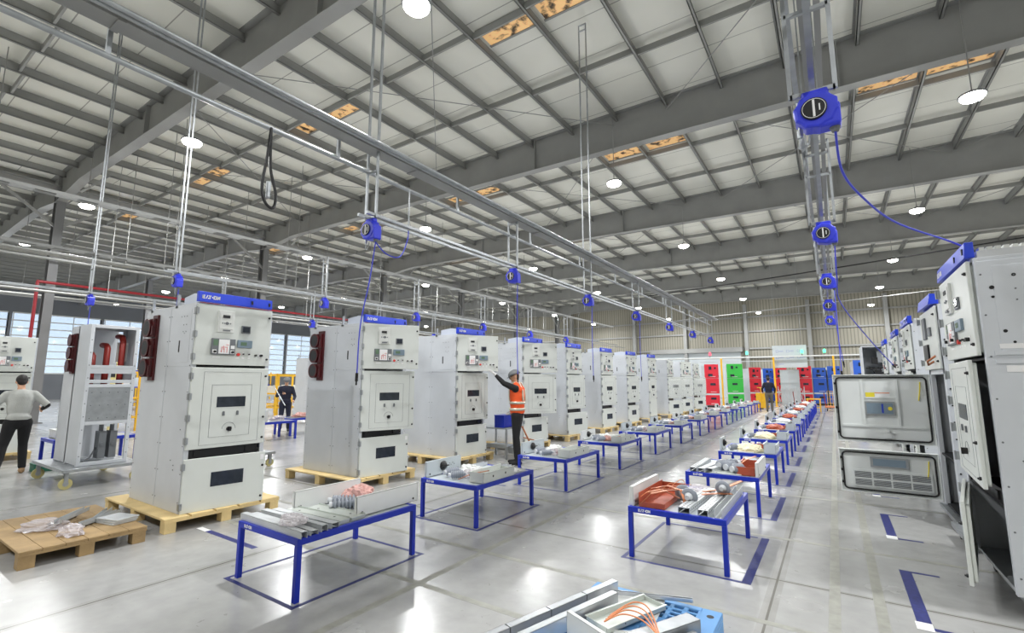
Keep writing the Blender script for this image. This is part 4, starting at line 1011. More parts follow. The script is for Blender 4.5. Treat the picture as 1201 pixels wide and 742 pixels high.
def inner_door(name, z0, z1, ang, kind):
    b = MB(); b.box(0, W, -.026, -.004, z0, z1); b.box(0, .012, -.004, .028, z0, z1); b.box(W - .012, W, -.004, .028, z0, z1); b.box(.012, W - .012, -.004, .028, z0, z0 + .012); b.box(.012, W - .012, -.004, .028, z1 - .012, z1)
    d = b.build(name, 'inner', c2, bevel=.003); d.rotation_euler = (0, 0, -math.radians(ang))
    b = MB(); r = .045; pts = []
    for (cx, cz, a0) in ((W - .04 - r, z1 - .04 - r, 0), (.04 + r, z1 - .04 - r, 90), (.04 + r, z0 + .04 + r, 180), (W - .04 - r, z0 + .04 + r, 270)):
        for k in range(6): a = math.radians(a0 + 18 * k); pts.append((cx + r * math.cos(a), .012, cz + r * math.sin(a)))
    b.tube(pts + [pts[0]], .011, 6); b.build('gasket', 'gasket', d)
    b = MB()
    for z in (z0 + .12, (z0 + z1) / 2, z1 - .12): b.box(W - .05, W - .012, .004, .03, z - .015, z + .015)
    b.build('latch', 'black', d)
    b = MB(); P = [(.1, .0, z1 - .1), (.11, .02, z1 - .2), (.13, .0, z1 - .34)]; b.tube(P, .007, 6); b.build('earth_wire', 'yellab', d)
    hinges((z0 + .1, (z0 + z1) / 2, z1 - .1), d)
    if kind == 'mid':
        b = MB(); b.box(.08, W - .08, -.004, .012, z0 + .2, z0 + .23); b.box(.33, .36, -.004, .014, z0 + .23, z1 - .06); b.box(.70, .73, -.004, .014, z0 + .23, z1 - .06); b.box(.36, .70, -.004, .004, z1 - .32, z1 - .30); b.build('stiffener', 'inner', d)
        b = MB(); b.box(.38, .7, -.004, .018, z0 + .36, z0 + .54); b.box(.4, .68, .018, .02, z0 + .38, z0 + .52, 1); b.box(.5, .52, .02, .022, z0 + .39, z0 + .51, 2); b.cyl((.43, .02, z0 + .45), (.43, .022, z0 + .45), .025, 12, 3); b.build('viewing_window', ['galv', 'gbmeter', 'bluelab', 'yellab'], d)
        b = MB(); b.box(.42, .58, -.004, -.001, z0 + .58, z0 + .66); b.box(.42, .58, -.001, -.0005, z0 + .648, z0 + .66, 1); b.box(.42, .58, -.001, -.0005, z0 + .58, z0 + .588, 2); b.box(.58, .68, -.004, -.001, z0 + .59, z0 + .66, 3); b.build('warning_label', ['label', 'orange', 'bluelab', 'yellab'], d)
        b = MB(); b.box(.42, .52, -.004, .006, z0 + .06, z0 + .14); b.box(.44, .5, .006, .012, z0 + .07, z0 + .12); b.cyl((.48, .0, z0 + .16), (.48, .03, z0 + .16), .02, 10); b.box(.4, .56, .0, .01, z0 + .13, z0 + .145); b.build('latch_box', 'inner', d)
    else:
        b = MB(); b.box(.3, .7, -.004, .012, z1 - .22, z1 - .09); b.box(.33, .67, .012, .015, z1 - .2, z1 - .11, 1); b.build('viewing_window', ['galv', 'gbmeter'], d)
        b = MB(); b.box(.08, .9, -.004, .01, z0 + .08, z0 + .3)
        for i in range(4):
            for j in range(2):
                for q in range(5): zz = z0 + .1 + j * .1 + q * .016; b.box(.1 + i * .2, .28 + i * .2, .01, .014, zz, zz + .008, 1)
        b.build('vent_grille', ['inner', 'grey'], d)
    return d
inner_door('breaker_door', .68, 1.58, 92, 'mid'); inner_door('cable_door', .02, .58, 91, 'low')
tmp = MB(); tmp.box(0, W, -.03, -.004, 1.63, 2.335); idr = tmp.build('instrument_door', 'door', c2, bevel=.006); hinges((2.25, 1.98, 1.72), idr); locks(W, (2.245, 1.715), idr)
b = MB(); b.box(.25, .45, -.05, -.03, 2.0, 2.26); b.build('relay', 'grey', idr, bevel=.004); b = MB(); b.box(.2, .5, -.05, -.03, 1.74, 1.93); b.build('protection_relay', 'black', idr); b = MB(); b.box(.62, .76, -.05, -.03, 2.02, 2.12); b.build('meter', 'grey', idr)
b = MB(); b.tube([(.7, -.03, 1.72), (.75, -.09, 1.68), (.8, -.1, 1.72), (.85, -.03, 1.78)], .012, 6); b.build('loose_wire', 'copper', idr)
b = MB(); b.prism([(-.07, H + .03), (.02, H + .03), (.02, H + .14), (-.05, H + .15)], .2, W, axis='x'); b.build('header_sign', 'blue', c2)
right_extras(c2, W)
trolley('steel trolley on black casters under the cabinet with swung doors', .98, 2.4, 6.98, 8.1, .10, None, 'galv', 'rubber', .026)
b = MB(); b.box(.98, 1.3, 6.45, 6.5, .1, .13)
o = trolley('narrow empty trolley with black casters between the first two right cabinets', .9, 1.6, 6.3, 6.85, .15, None, 'galv', 'rubber', .05)
for i, (x, y, wh) in enumerate([(1.08, 10.85, 'third'), (1.13, 13.3, 'fourth'), (1.15, 16.1, 'fifth')]):
    cabinet('grey cabinet with a blue header, %s in the right row' % wh, (x, y, .15), -PI / 2, W=1.05, th=(.3, 3, 4), group='rear cabinets of the right row')
    right_extras(last_cab(), 1.05)
    trolley('trolley on casters under the %s right cabinet' % wh, x + .02, x + 1.45, y - 1.05, y, .15, 'trolleys under the right cabinets')
# open instrument compartment seen beyond the right row
oc = empty('open_cabinet', (.75, 17.9, 0)); tag(oc, 'open grey cabinet with dark wiring inside beyond the right row', 'cabinet')
b = MB(); b.box(0, .03, 0, 1.2, 0, 2.6); b.box(.97, 1.0, 0, 1.2, 0, 2.6); b.box(.03, .97, 1.17, 1.2, 0, 2.6); b.box(0, 1, 0, 1.2, 2.6, 2.63); b.box(.03, .97, .05, 1.17, 0, .05); b.box(.03, .97, .05, 1.17, 1.7, 1.73); b.build('body', 'body', oc)
b = MB(); b.box(.4, .9, .5, .7, 2.15, 2.5, 1); b.box(.1, .9, .3, .6, 1.95, 2.0); b.box(.3, .8, .2, .5, 1.78, 1.92); b.box(.25, .4, .3, .5, 2.1, 2.3)
for k in range(6): b.tube([(.2 + .1 * k, .3, 2.0), (.25 + .1 * k, .2, 1.9), (.3 + .1 * k, .3, 1.8)], .012, 6)
b.build('wiring', ['black', 'body'], oc)
b = MB(); b.box(.03, .97, 0, .03, .05, 1.68); b.build('lower_door', 'door', oc)

# ------------------------------------------------------------------ beside the third left cabinet: breaker stand, blue bin
o = empty('breaker_stand', (-5.92, 8.2, 0)); tag(o, 'galvanised breaker stand with shelves standing right of the third left cabinet', 'stand')
for x in (-.32, .24):
    for y in (0, .42): b = MB(); b.box(x, x + .035, y, y + .035, 0, .60); b.build('post', 'galv', o)
b = MB(); b.box(-.32, .275, 0, .455, .60, .63); b.build('top_shelf', 'galv', o)
b = MB(); b.box(-.3, .26, .03, .43, .25, .27); b.box(-.3, .26, -.004, 0, .22, .3); b.build('lower_shelf', 'galv', o)
b = MB(); b.box(-.1, .6, .1, .4, .2, .24); b.box(.25, .6, .1, .13, .12, .2); b.box(.25, .6, .37, .4, .12, .2); b.box(.57, .6, .1, .4, 0, .12); b.build('pull_out_tray', 'galv', o)
b = MB(); b.bar((-.2, .36, .642), (.45, .36, .642), .03, .02); b.bar((-.15, .4, .662), (.4, .34, .662), .03, .02); b.bar((.42, .36, .65), (.62, .38, .3), .02, .03); b.bar((.45, .37, .42), (.7, .4, .38), .02, .02)
o2 = b.build('wooden_linkage', 'copper', None, 0, (-5.92, 8.2, 0)); tag(o2, 'copper linkage bars lying on the galvanised breaker stand', 'linkage')
o = empty('plastic_bin', (-5.83, 8.2, .632)); tag(o, 'blue plastic bin standing on the galvanised stand beside the worker', 'bin')
b = MB(); b.box(-.12, .12, 0, .012, 0, .24); b.box(-.12, .12, .3, .312, .08, .24); b.prism([(0.012, 0), (.3, 0.0), (.3, .24), (.012, .24)], -.12, -.108, axis='x'); b.prism([(0.012, 0), (.3, 0.0), (.3, .24), (.012, .24)], .108, .12, axis='x'); b.box(-.12, .12, .012, .3, 0, .01); b.build('shell', 'tblue', o)
b = MB(); b.box(-.13, .13, -.008, .32, .24, .255); b.build('rim', 'tblue', o, bevel=.004)

# ------------------------------------------------------------------ unfinished cabinet frame on a trolley at the left
trolley('flat steel trolley with yellow wheels under the unfinished cabinet frame', -11.1, -9.5, 2.3, 3.3, .29, None, 'galv', 'wheel', .08)
b = MB()
uf = empty('unfinished_cabinet', (-9.72, 2.5, .29), PI / 2); tag(uf, 'unfinished cabinet frame with red bushings inside, on a trolley with yellow wheels', 'cabinet')
W = .64; H = 2.2; D = 1.15
def frame_piece(b):
    s = .05
    for x in (0, W - s):
        b.box(x, x + s, 0, s, 0, H); b.box(x, x + s, .55, .55 + s, 0, H)
    for z in (0, .62, 1.2, 1.27, 1.5, H - s): b.box(s, W - s, 0, s, z, z + s)
    for z in (0, H - s): b.box(s, W - s, .55, .6, z, z + s)
b = MB(); frame_piece(b)
for k in range(10): b.cyl((.025, -.003, .15 + k * .2), (.025, 0, .15 + k * .2), .008, 6, 1); b.cyl((W - .025, -.003, .15 + k * .2), (W - .025, 0, .15 + k * .2), .008, 6, 1)
b.build('frame', ['body', 'grey'], uf, bevel=.003)
b = MB(); b.box(.0, .006, .05, D, .02, H - .7); b.box(0, .006, .05, .95, H - .7, H); b.box(W - .006, W, .05, .55, 1.27, H); b.box(0, W, .94, .95, H - .75, H); b.box(0, W, .05, .95, H, H + .006); b.box(0, W, D - .01, D, 0, H - .7); b.box(.0, W, .95, D, H - .7, H - .69)
b.build('side_sheet', 'body', uf)
b = MB(); b.box(.05, W - .05, .01, .016, .66, 1.22); 
for i in range(5):
    for j in range(3): b.cyl((.1 + i * .11, .01, .72 + j * .2), (.1 + i * .11, .006, .72 + j * .2), .006, 6, 1)
b.build('front_plate', ['galv', 'dark'], uf)
b = MB(); b.box(.05, W - .05, 0.005, .03, 1.42, 1.53); b.build('cross_strip', 'body', uf)
for i, (x, z, h) in enumerate([(.12, 1.56, .18), (.3, 1.56, .34), (.5, 1.56, .5)]):
    b = MB(); b.tube([(x, .25, z), (x, .25, z + h * .8), (x, .3, z + h * .95), (x, .5, z + h)], .045, 12); b.tube([(x, .25, 1.24), (x, .25, 1.44)], .045, 12); b.build('busbar_bushing', 'redep', uf)
v = MB(); v.box(-.03, 0.0, .6, .74, 1.42, 2.08)
for zz in (1.97, 1.76, 1.55): v.lathe([(0, .095), (.04, .097)], (-.02, .76, zz), (-1, 0, 0), 24); v.lathe([(0, .103), (.012, .103)], (-.06, .76, zz), (-1, 0, 0), 24); v.box(-.05, 0, .64, .76, zz - .095, zz + .095)
v.build('bushing_box', 'maroon', uf)
b = MB()
for x in (.28, .42): b.box(x, x + .09, .1, .3, .08, .5); b.cyl((x + .04, .08, .3), (x + .04, .1, .3), .03, 10); b.cyl((x + .04, .2, .5), (x + .04, .2, .6), .03, 10)
b.tube([(.1, .1, .06), (.2, .15, .1), (.28, .2, .25)], .012, 6); b.build('mechanism', 'grey', uf)
b = MB(); b.box(W - .2, W - .05, .3, .31, 1.62, 1.95); b.box(W - .17, W - .1, .29, .3, 1.8, 1.9, 1); b.box(W - .17, W - .1, .29, .3, 1.65, 1.72, 1); b.build('terminal_board', ['offwhite', 'dark'], uf)

# ------------------------------------------------------------------ things further left
cabinet('grey cabinet at the left picture edge behind the man in the grey shirt', (-14.0, 2.0, .15), PI / 2, W=.72, th=(2, 20, 3), header=False, group=None)
pallet('pale pallet under the cabinet at the left picture edge', -15.6, -13.9, 1.9, 2.85, 'wood', None)
o = empty('enamel_machine', (-18.2, 4.2, 0)); tag(o, 'pale yellow cabinet machine behind the man in the grey shirt', 'machine')
b = MB(); b.box(0, .9, 0, 1.1, 0, 2.2); b.build('housing', 'paleyel', o, bevel=.02); b = MB(); b.box(.9, .92, .1, .9, 1.7, 2.1); b.build('control_panel', 'dark', o); b = MB(); b.box(.9, .92, .15, .95, .3, 1.4); b.build('front_door', 'board', o)
for i, (x, y, z, l_) in enumerate([(-13.6, 3.15, .45, 'upper'), (-13.5, 3.1, .445, 'lower')]): pass
def simple_table(x, y, rz, L, Wd, h, label, mt='tblue', top='galv'):
    t = empty('work_bench', (x, y, 0), rz); tag(t, label, 'table', 'blue benches behind the left cabinets')
    b = MB(); b.box(0, L, 0, .04, h - .06, h); b.box(0, L, Wd - .04, Wd, h - .06, h); b.box(0, .04, .04, Wd - .04, h - .06, h); b.box(L - .04, L, .04, Wd - .04, h - .06, h); b.build('frame', mt, t)
    b = MB(); b.box(.04, L - .04, .04, Wd - .04, h - .03, h - .005); b.build('tabletop', top, t)
    for a in (0, L - .05):
        for c in (0, Wd - .05): b = MB(); b.box(a, a + .05, c, c + .05, 0, h - .0605); b.build('leg', mt, t)
    return t
simple_table(-12.9, 2.75, 0, .85, 1.3, .5, 'blue bench behind the unfinished cabinet frame at the left')
simple_table(-13.4, 6.6, 0, .85, 1.3, .5, 'blue bench between the first two cabinets, beside the man in navy')
simple_table(-12.6, 5.0, 0, .85, 1.2, .5, 'blue bench behind the nearest cabinet')
simple_table(-14.05, 8.1, 0, .85, 1.2, .5, 'blue bench right in front of the man in navy')
def carton(name, x, y, z, dx, dy, dz, mt, label, cat):
    b = MB(); t = .006
    b.box(0, dx, 0, t, 0, dz); b.box(0, dx, dy - t, dy, 0, dz); b.box(0, t, 0, dy, 0, dz); b.box(dx - t, dx, 0, dy, 0, dz); b.box(0, dx, 0, dy, 0, t); b.box(-.006, dx + .006, -.006, dy + .006, dz - .02, dz)
    o = b.build(name, mt, None, .003, (x, y, z)); tag(o, label, cat); return o
carton('sheet_box', -12.85, 2.85, .5, .5, .75, .16, 'white', 'long white box on the blue bench behind the frame', 'box')
carton('sheet_box', -12.7, 3.0, .665, .35, .45, .14, 'offwhite', 'short white box on top of the long white box', 'box')
carton('sheet_box', -13.3, 6.75, .5, .4, .5, .3, 'white', 'white box on the bench beside the man in navy', 'box')
carton('insulating_box', -12.9, 6.7, .5, .25, .3, .14, 'brown', 'red-brown box beside the white box on the bench', 'box')
lump('plastic_bag', (-13.0, 7.6, .5), (.2, .16, .1), 'plastic', 'bag of parts at the far end of the bench beside the man in navy', 'bag', None, 77, .6)
lump('bubble_wrap_bag', (-13.6, 8.7, .5), (.2, .25, .1), 'pink', 'pinkish wrapped parts on the bench before the man in navy', 'bag', None, 78, .5)
carton('plastic_crate', -12.05, 2.47, 0, .3, .5, .14, 'green', 'dark green crate on the floor beside the grey shirt man', 'crate')
# yellow racks and grey cabinets in the far left hall
for i, (x, y) in enumerate([(-20.5, 5.2), (-21.5, 8.2), (-21.8, 11.6), (-25, 12.4), (-27, 15.5), (-22.5, 16.5)]):
    o = empty('yellow_workstation', (x, y, 0)); tag(o, '%s yellow framed workstation in the left background' % ORD[i], 'workstation', 'yellow workstations in the left background')
    b = MB()
    for a in (0, 1.6):
        for c in (0, 1.0): b.box(a, a + .07, c, c + .07, 0, 1.9)
    for z in (.4, 1.0, 1.83): b.box(.07, 1.6, 0, .07, z, z + .06); b.box(.07, 1.6, 1.0, 1.07, z, z + .06); b.box(0, .07, .07, 1, z, z + .06); b.box(1.6, 1.67, .07, 1, z, z + .06)
    b.build('frame', 'yellow', o); b = MB(); b.box(.07, 1.6, .07, 1.0, .9, .95); b.box(.3, 1.3, .2, .8, .95, 1.35, 1); b.build('bench_top', ['board', 'offwhite'], o)
for i, (x, y) in enumerate([(-15.4, 5.8), (-16.2, 10.9), (-17.6, 13.4), (-26, 9.0)]):
    cabinet('grey cabinet standing alone in the left background, %s from the camera' % ORD[i], (x, y, .12), PI / 2, W=.8, th=(1, 3, 2), header=False, group='cabinets in the left background')
trolley('low steel trolley with cream casters behind the nearest cabinet', -10.2, -8.9, 4.3, 5.2, .27, None, 'galv', 'wheel', .07)
for i, (x, y) in enumerate([(-33, 9), (-38, 12), (-34, 15), (-44, 14), (-42, 20), (-30, 20)]):
    o = empty('storage_rack', (x, y, 0)); tag(o, '%s storage rack in front of the window wall' % ORD[i], 'rack', 'storage racks before the window wall')
    b = MB()
    for a in (0, 1.0):
        for c in (0, 3.0): b.box(a, a + .08, c, c + .08, 0, 2.3)
    for z in (.4, 1.2, 2.1): b.box(.0, 1.08, 0, 3.08, z, z + .06, 1)
    b.build('frame', ['yellow', 'tblue'], o)
    for j in range(5):
        b = MB(); q = R.uniform(.3, .6); b.box(.15, .9, .15 + .58 * j, .15 + .58 * j + .45, 1.26, 1.26 + q); b.build('stored_carton', ['cream', 'offwhite', 'board', 'gbmeter'][j % 4], o)

# ------------------------------------------------------------------ test area at the far end
def far_cab(x, y, mt, label, w=.85, h=2.55, rz=PI / 2, side='body'):
    o = empty('painted_cabinet', (x, y, 0), rz); tag(o, label, 'cabinet')
    b = MB(); b.box(0, w, .03, 1.3, .1, h - .1); b.build('body', side, o, bevel=.004)
    b = MB(); b.box(.05, w - .05, .1, 1.2, 0, .1); b.build('plinth', 'dark', o)
    for nm, z0, z1 in (('instrument_door', 1.75, h - .02), ('breaker_door', .82, 1.73), ('cable_door', .12, .72)):
        b = MB(); b.box(0, w, 0, .03, z0, z1); d = b.build(nm, mt, o, bevel=.005)
        b = MB()
        if nm[0] == 'i': b.box(.25, .4, -.02, 0, h - .35, h - .15); b.box(.55, .66, -.02, 0, h - .3, h - .2); b.box(.2, .45, -.02, 0, 1.85, 2.0)
        else: zc = (z0 + z1) / 2 + .1; b.box(.3, .6, -.01, 0, zc - .07, zc + .06)
        b.build('display' if nm[0] == 'i' else 'window', 'window', d)
        b = MB(); b.box(.3, .62, -.012, -.001, z0 + .08, z0 + .1); b.build('label_strip', 'label', d)
        b = MB(); b.box(w - .05, w - .02, -.02, 0, z0 + .1, z0 + .14); b.build('lock', 'black', d)
    b = MB(); b.box(0, w, .0, .1, .72, .82); b.build('middle_rail', 'board', o)
    return o
def far_p(Xr, Y): return Xr * Y / 34
far_cab(-6.55, 30.9, 'cred', 'red cabinet just beyond the last grey cabinet of the left row', h=2.6, rz=math.radians(20), w=.8)
far_cab(-5.82, 34.0, 'cgreen', 'bright green cabinet in the test area', h=2.7, rz=math.radians(12), w=.95)
far_cab(-4.75, 36.0, 'cred', 'red cabinet just right of the green cabinet', h=2.5, rz=math.radians(40))
far_cab(-4.3, 39.5, 'cblue', 'blue cabinet partly hidden between a red cabinet and the yellow post', h=2.5, rz=math.radians(40))
far_cab(-1.98, 36.5, 'cred', 'red cabinet beside the folding gate', h=2.55, rz=math.radians(5), w=.8)
far_cab(-1.15, 37.2, 'cblue', 'blue cabinet beside the red cabinet at the folding gate', h=2.45, rz=math.radians(5), w=.75)
far_cab(-.32, 37.5, 'cblue', 'blue cabinet behind the yellow post at the right', h=2.55, rz=math.radians(10), w=.7)
far_cab(.95, 33.0, 'cblue', 'blue cabinet showing just above the swung grey door', h=2.75, rz=math.radians(5), w=.6)
far_cab(-3.55, 39.0, 'cred', 'red cabinet with open dark front behind the walking man', h=2.5, rz=math.radians(5), w=.8)
for i, (x, w) in enumerate([(-6.12, 'beside the green cabinet'), (-3.06, 'beside the walking man'), (.06, 'above the swung grey door')]):
    o = empty('yellow_post', (x, 34, 0)); tag(o, 'tall yellow safety post %s' % w, 'post', 'yellow safety posts')
    b = MB(); b.box(-.05, .05, -.05, .05, .012, 3.05); b.build('shaft', 'yellow', o, bevel=.005); b = MB(); b.box(-.12, .12, -.12, .12, 0, .012); b.build('base_plate', 'yellow', o)
rr0 = MB(); rr0.box(-12, 4, 33.94, 34.06, 3.052, 3.12); tag(rr0.build('hanging_rail', 'white'), 'long white rail across the test area on the yellow posts', 'rail')
rr0 = MB(); rr0.box(-12, 4, 34.6, 34.64, 2.82, 2.87); tag(rr0.build('hanging_rail', 'alu'), 'thin lower rail across the test area behind the yellow posts', 'rail')
# display board with small diagrams
o = empty('hanging_display_board', (-3.12, 34.3, 2.4)); tag(o, 'large pale display board of wiring diagrams above the test area', 'board')
b = MB(); b.box(0, 1.85, 0, .03, 0, 1.38); b.build('board_sheet', 'board', o, bevel=.004)
b = MB()
for i in range(3):
    for j in range(3):
        x, z = .2 + i * .58, .15 + j * .4
        if j == 0 and i: continue
        for (a, c, d, e) in ((0, .14, 0, .008), (0, .14, .13, .138), (0, .008, 0, .138), (.132, .14, 0, .138), (.17, .4, .04, .048), (.17, .4, .09, .098)): b.box(x + a, x + c, -.004, 0, z + d, z + e)
b.build('diagram', 'bluelab', o)
b = MB()
for x in (.2, 1.6): b.cyl((x, .015, 1.38), (x, .015, 7.3), .008, 6)
b.build('hanging_wire', 'galv', o)
for i, (x, z, m, w) in enumerate([(-4.55, 3.12, 'siggreen', 'green signal lamp on the white rail above the green cabinet'), (-1.5, 3.12, 'siggreen', 'green signal lamp on the white rail before the display board'), (-6.8, 3.12, 'sigred', 'red signal lamp on the white rail near the red cabinet'), (-.35, 3.12, 'siggreen', 'small green signal lamp on the white rail over the blue cabinets')]):
    o = empty('signal_lamp', (x, 34, z)); tag(o, w, 'signal lamp')
    b = MB(); b.cyl((0, 0, 0), (0, 0, .14), .03, 10); b.build('stem', 'grey', o); b = MB(); b.lathe([(0, .07), (.14, .075), (.2, .05), (.22, .01)], (0, 0, .14), (0, 0, 1), 14); b.build('lens', m, o)
# folding gate
o = empty('folding_gate', (-2.85, 33.2, 0)); tag(o, 'grey folding scissor gate on the floor of the test area', 'gate')
b = MB(); n = 9
for i in range(n):
    x = i * .15
    b.bar((x, 0, .1), (x + .15, .02, .62), .02, .02); b.bar((x + .15, 0, .1), (x, .02, .62), .02, .02); b.bar((x, 0, .62), (x + .15, .02, 1.15), .02, .02); b.bar((x + .15, 0, .62), (x, .02, 1.15), .02, .02)
b.build('lattice', 'alu', o)
for i in (0, 3, 6, 9):
    b = MB(); b.box(i * .15 - .02, i * .15 + .02, -.02, .04, .08, 1.25); b.cyl((i * .15 - .015, .01, .045), (i * .15 + .015, .01, .045), .045, 12, 1); b.build('upright', ['alu', 'rubber'], o)
b = MB(); b.box(0, 1.1, 0, .06, 0, 2.3); b.box(.04, .5, -.01, 0, .05, 2.25, 1); b.box(.56, 1.06, -.01, 0, .05, 2.25, 1)
oo = b.build('standing_sheet', ['alu', 'board'], None, 0, (-2.95, 36.2, 0)); tag(oo, 'tall grey sheet leaning behind the folding gate', 'sheet')
# yellow step stool and low orange cart
o = empty('step_stool', (-1.25, 29.2, 0)); tag(o, 'yellow step stool at the end of the right table row', 'step stool')
b = MB()
for x in (0, .55):
    for y in (0, .45): b.box(x, x + .05, y, y + .05, 0, .62)
b.box(.05, .55, 0, .05, .2, .25); b.box(.0, .05, .05, .45, .2, .25); b.box(.55, .6, .05, .45, .2, .25); b.build('legs_frame', 'yellow', o)
b = MB(); b.box(-.02, .62, -.02, .52, .62, .67); b.build('tread', 'yellow', o, bevel=.005)
for i, (x, y, w) in enumerate([(-.5, 30.2, 'beside the yellow step stool'), (-2.0, 31.6, 'before the red cabinet at the gate')]):
    o = empty('pump_cart', (x, y, 0)); tag(o, 'low orange cart %s' % w, 'cart')
    b = MB(); b.box(0, 1.1, 0, .6, .18, .26); b.build('deck', 'orange', o, bevel=.01); casters(o, [(.1, .1), (1.0, .1), (.1, .5), (1.0, .5)], .18, 'rubber', .07)
    b = MB(); b.tube([(.05, .3, .26), (.0, .3, .8), (.0, .15, .95), (.0, .45, .95)], .02, 8); b.build('push_handle', 'redep', o)
o = empty('wire_cage', (-.4, 33.0, 0)); tag(o, 'yellow wire cage before the blue cabinets', 'cage')
b = MB()
for k in range(8): b.box(k * .13, k * .13 + .02, 0, .02, .1, 1.0)
for k in range(5): b.box(0, .93, 0, .02, .1 + .22 * k, .12 + .22 * k); b.box(0, .02, 0, .7, .1 + .22 * k, .12 + .22 * k); b.box(.91, .93, 0, .7, .1 + .22 * k, .12 + .22 * k)
b.box(0, .93, 0, .7, .05, .1); b.build('mesh', 'yellow', o); casters(o, [(.1, .1), (.8, .1), (.1, .6), (.8, .6)], .05, 'rubber', .024)
o = empty('pallet_truck', (-3.75, 30.6, 0)); tag(o, 'yellow pallet truck just left of the walking man', 'pallet truck')
b = MB(); b.box(0, .16, 0, 1.1, .06, .14); b.box(.38, .54, 0, 1.1, .06, .14); b.box(0, .54, -.2, .0, .06, .9); b.build('forks', 'yellow', o, bevel=.01)
b = MB(); b.tube([(.27, -.2, .4), (.27, -.3, 1.2)], .025, 8); b.tube([(.1, -.3, 1.2), (.44, -.3, 1.2)], .02, 8); b.build('handle', 'yellow', o); b = MB(); b.cyl((.2, -.1, .055), (.34, -.1, .055), .055, 12); b.cyl((.04, 1.0, .04), (.12, 1.0, .04), .04, 10); b.cyl((.42, 1.0, .04), (.5, 1.0, .04), .04, 10); b.build('wheel', 'rubber', o)
for i, (x, y) in enumerate([(-8.9, 30.5), (-10.5, 33), (-8.2, 36)]):
    cabinet('grey cabinet behind the near red cabinet, %s of three' % ['front', 'left', 'rear'][i], (x, y, .12), PI / 2, th=(1, 2, 2), header=False, group='grey cabinets behind the red cabinet')

# ------------------------------------------------------------------ people
class Blob(MB):
    def flesh(s, name, mt, parent, vox=.012, smooth=4):
        o = s.build(name, mt, parent)
        r = o.modifiers.new('remesh', 'REMESH'); r.mode = 'VOXEL'; r.voxel_size = vox; r.use_smooth_shade = True
        m = o.modifiers.new('smooth', 'SMOOTH'); m.factor = .5; m.iterations = smooth
        return o
def chain(b, pts, rs):
    for i in range(len(pts) - 1): b.cap(pts[i], rs[i], pts[i + 1], rs[i + 1])
def hand(b, wrist, d, up, side, curl=.4, s=1.0):
    """palm and five fingers leaving it; d direction of the hand, up = back of hand, side = thumb side"""
    d = Vector(d).normalized(); up = Vector(up); up = (up - d * up.dot(d)).normalized(); sd = d.cross(up).normalized() * side; w = Vector(wrist)
    for k in (-1, -.33, .33, 1): b.cap(w + sd * k * .012 * s, .015 * s, w + d * .085 * s + sd * k * .029 * s, .0135 * s)
    for k, L in ((1, .068), (.33, .078), (-.33, .072), (-1, .056)):
        p = w + d * .085 * s + sd * k * .029 * s; dd = d
        for q in range(3):
            dd = (dd - up * curl).normalized(); n_ = p + dd * L * s * (.42, .32, .26)[q]; b.cap(p, (.0105, .0095, .0085)[q] * s, n_, (.0095, .0085, .0075)[q] * s, n=8); p = n_
    p = w + d * .025 * s + sd * .03 * s
    for q, L in enumerate((.042, .032, .026)):
        dd = (d * (.6 + .25 * q) + sd * (.75 - .2 * q) - up * curl * .5).normalized(); n_ = p + dd * L * s; b.cap(p, (.014, .012, .0105)[q] * s, n_, (.012, .0105, .009)[q] * s, n=8); p = n_
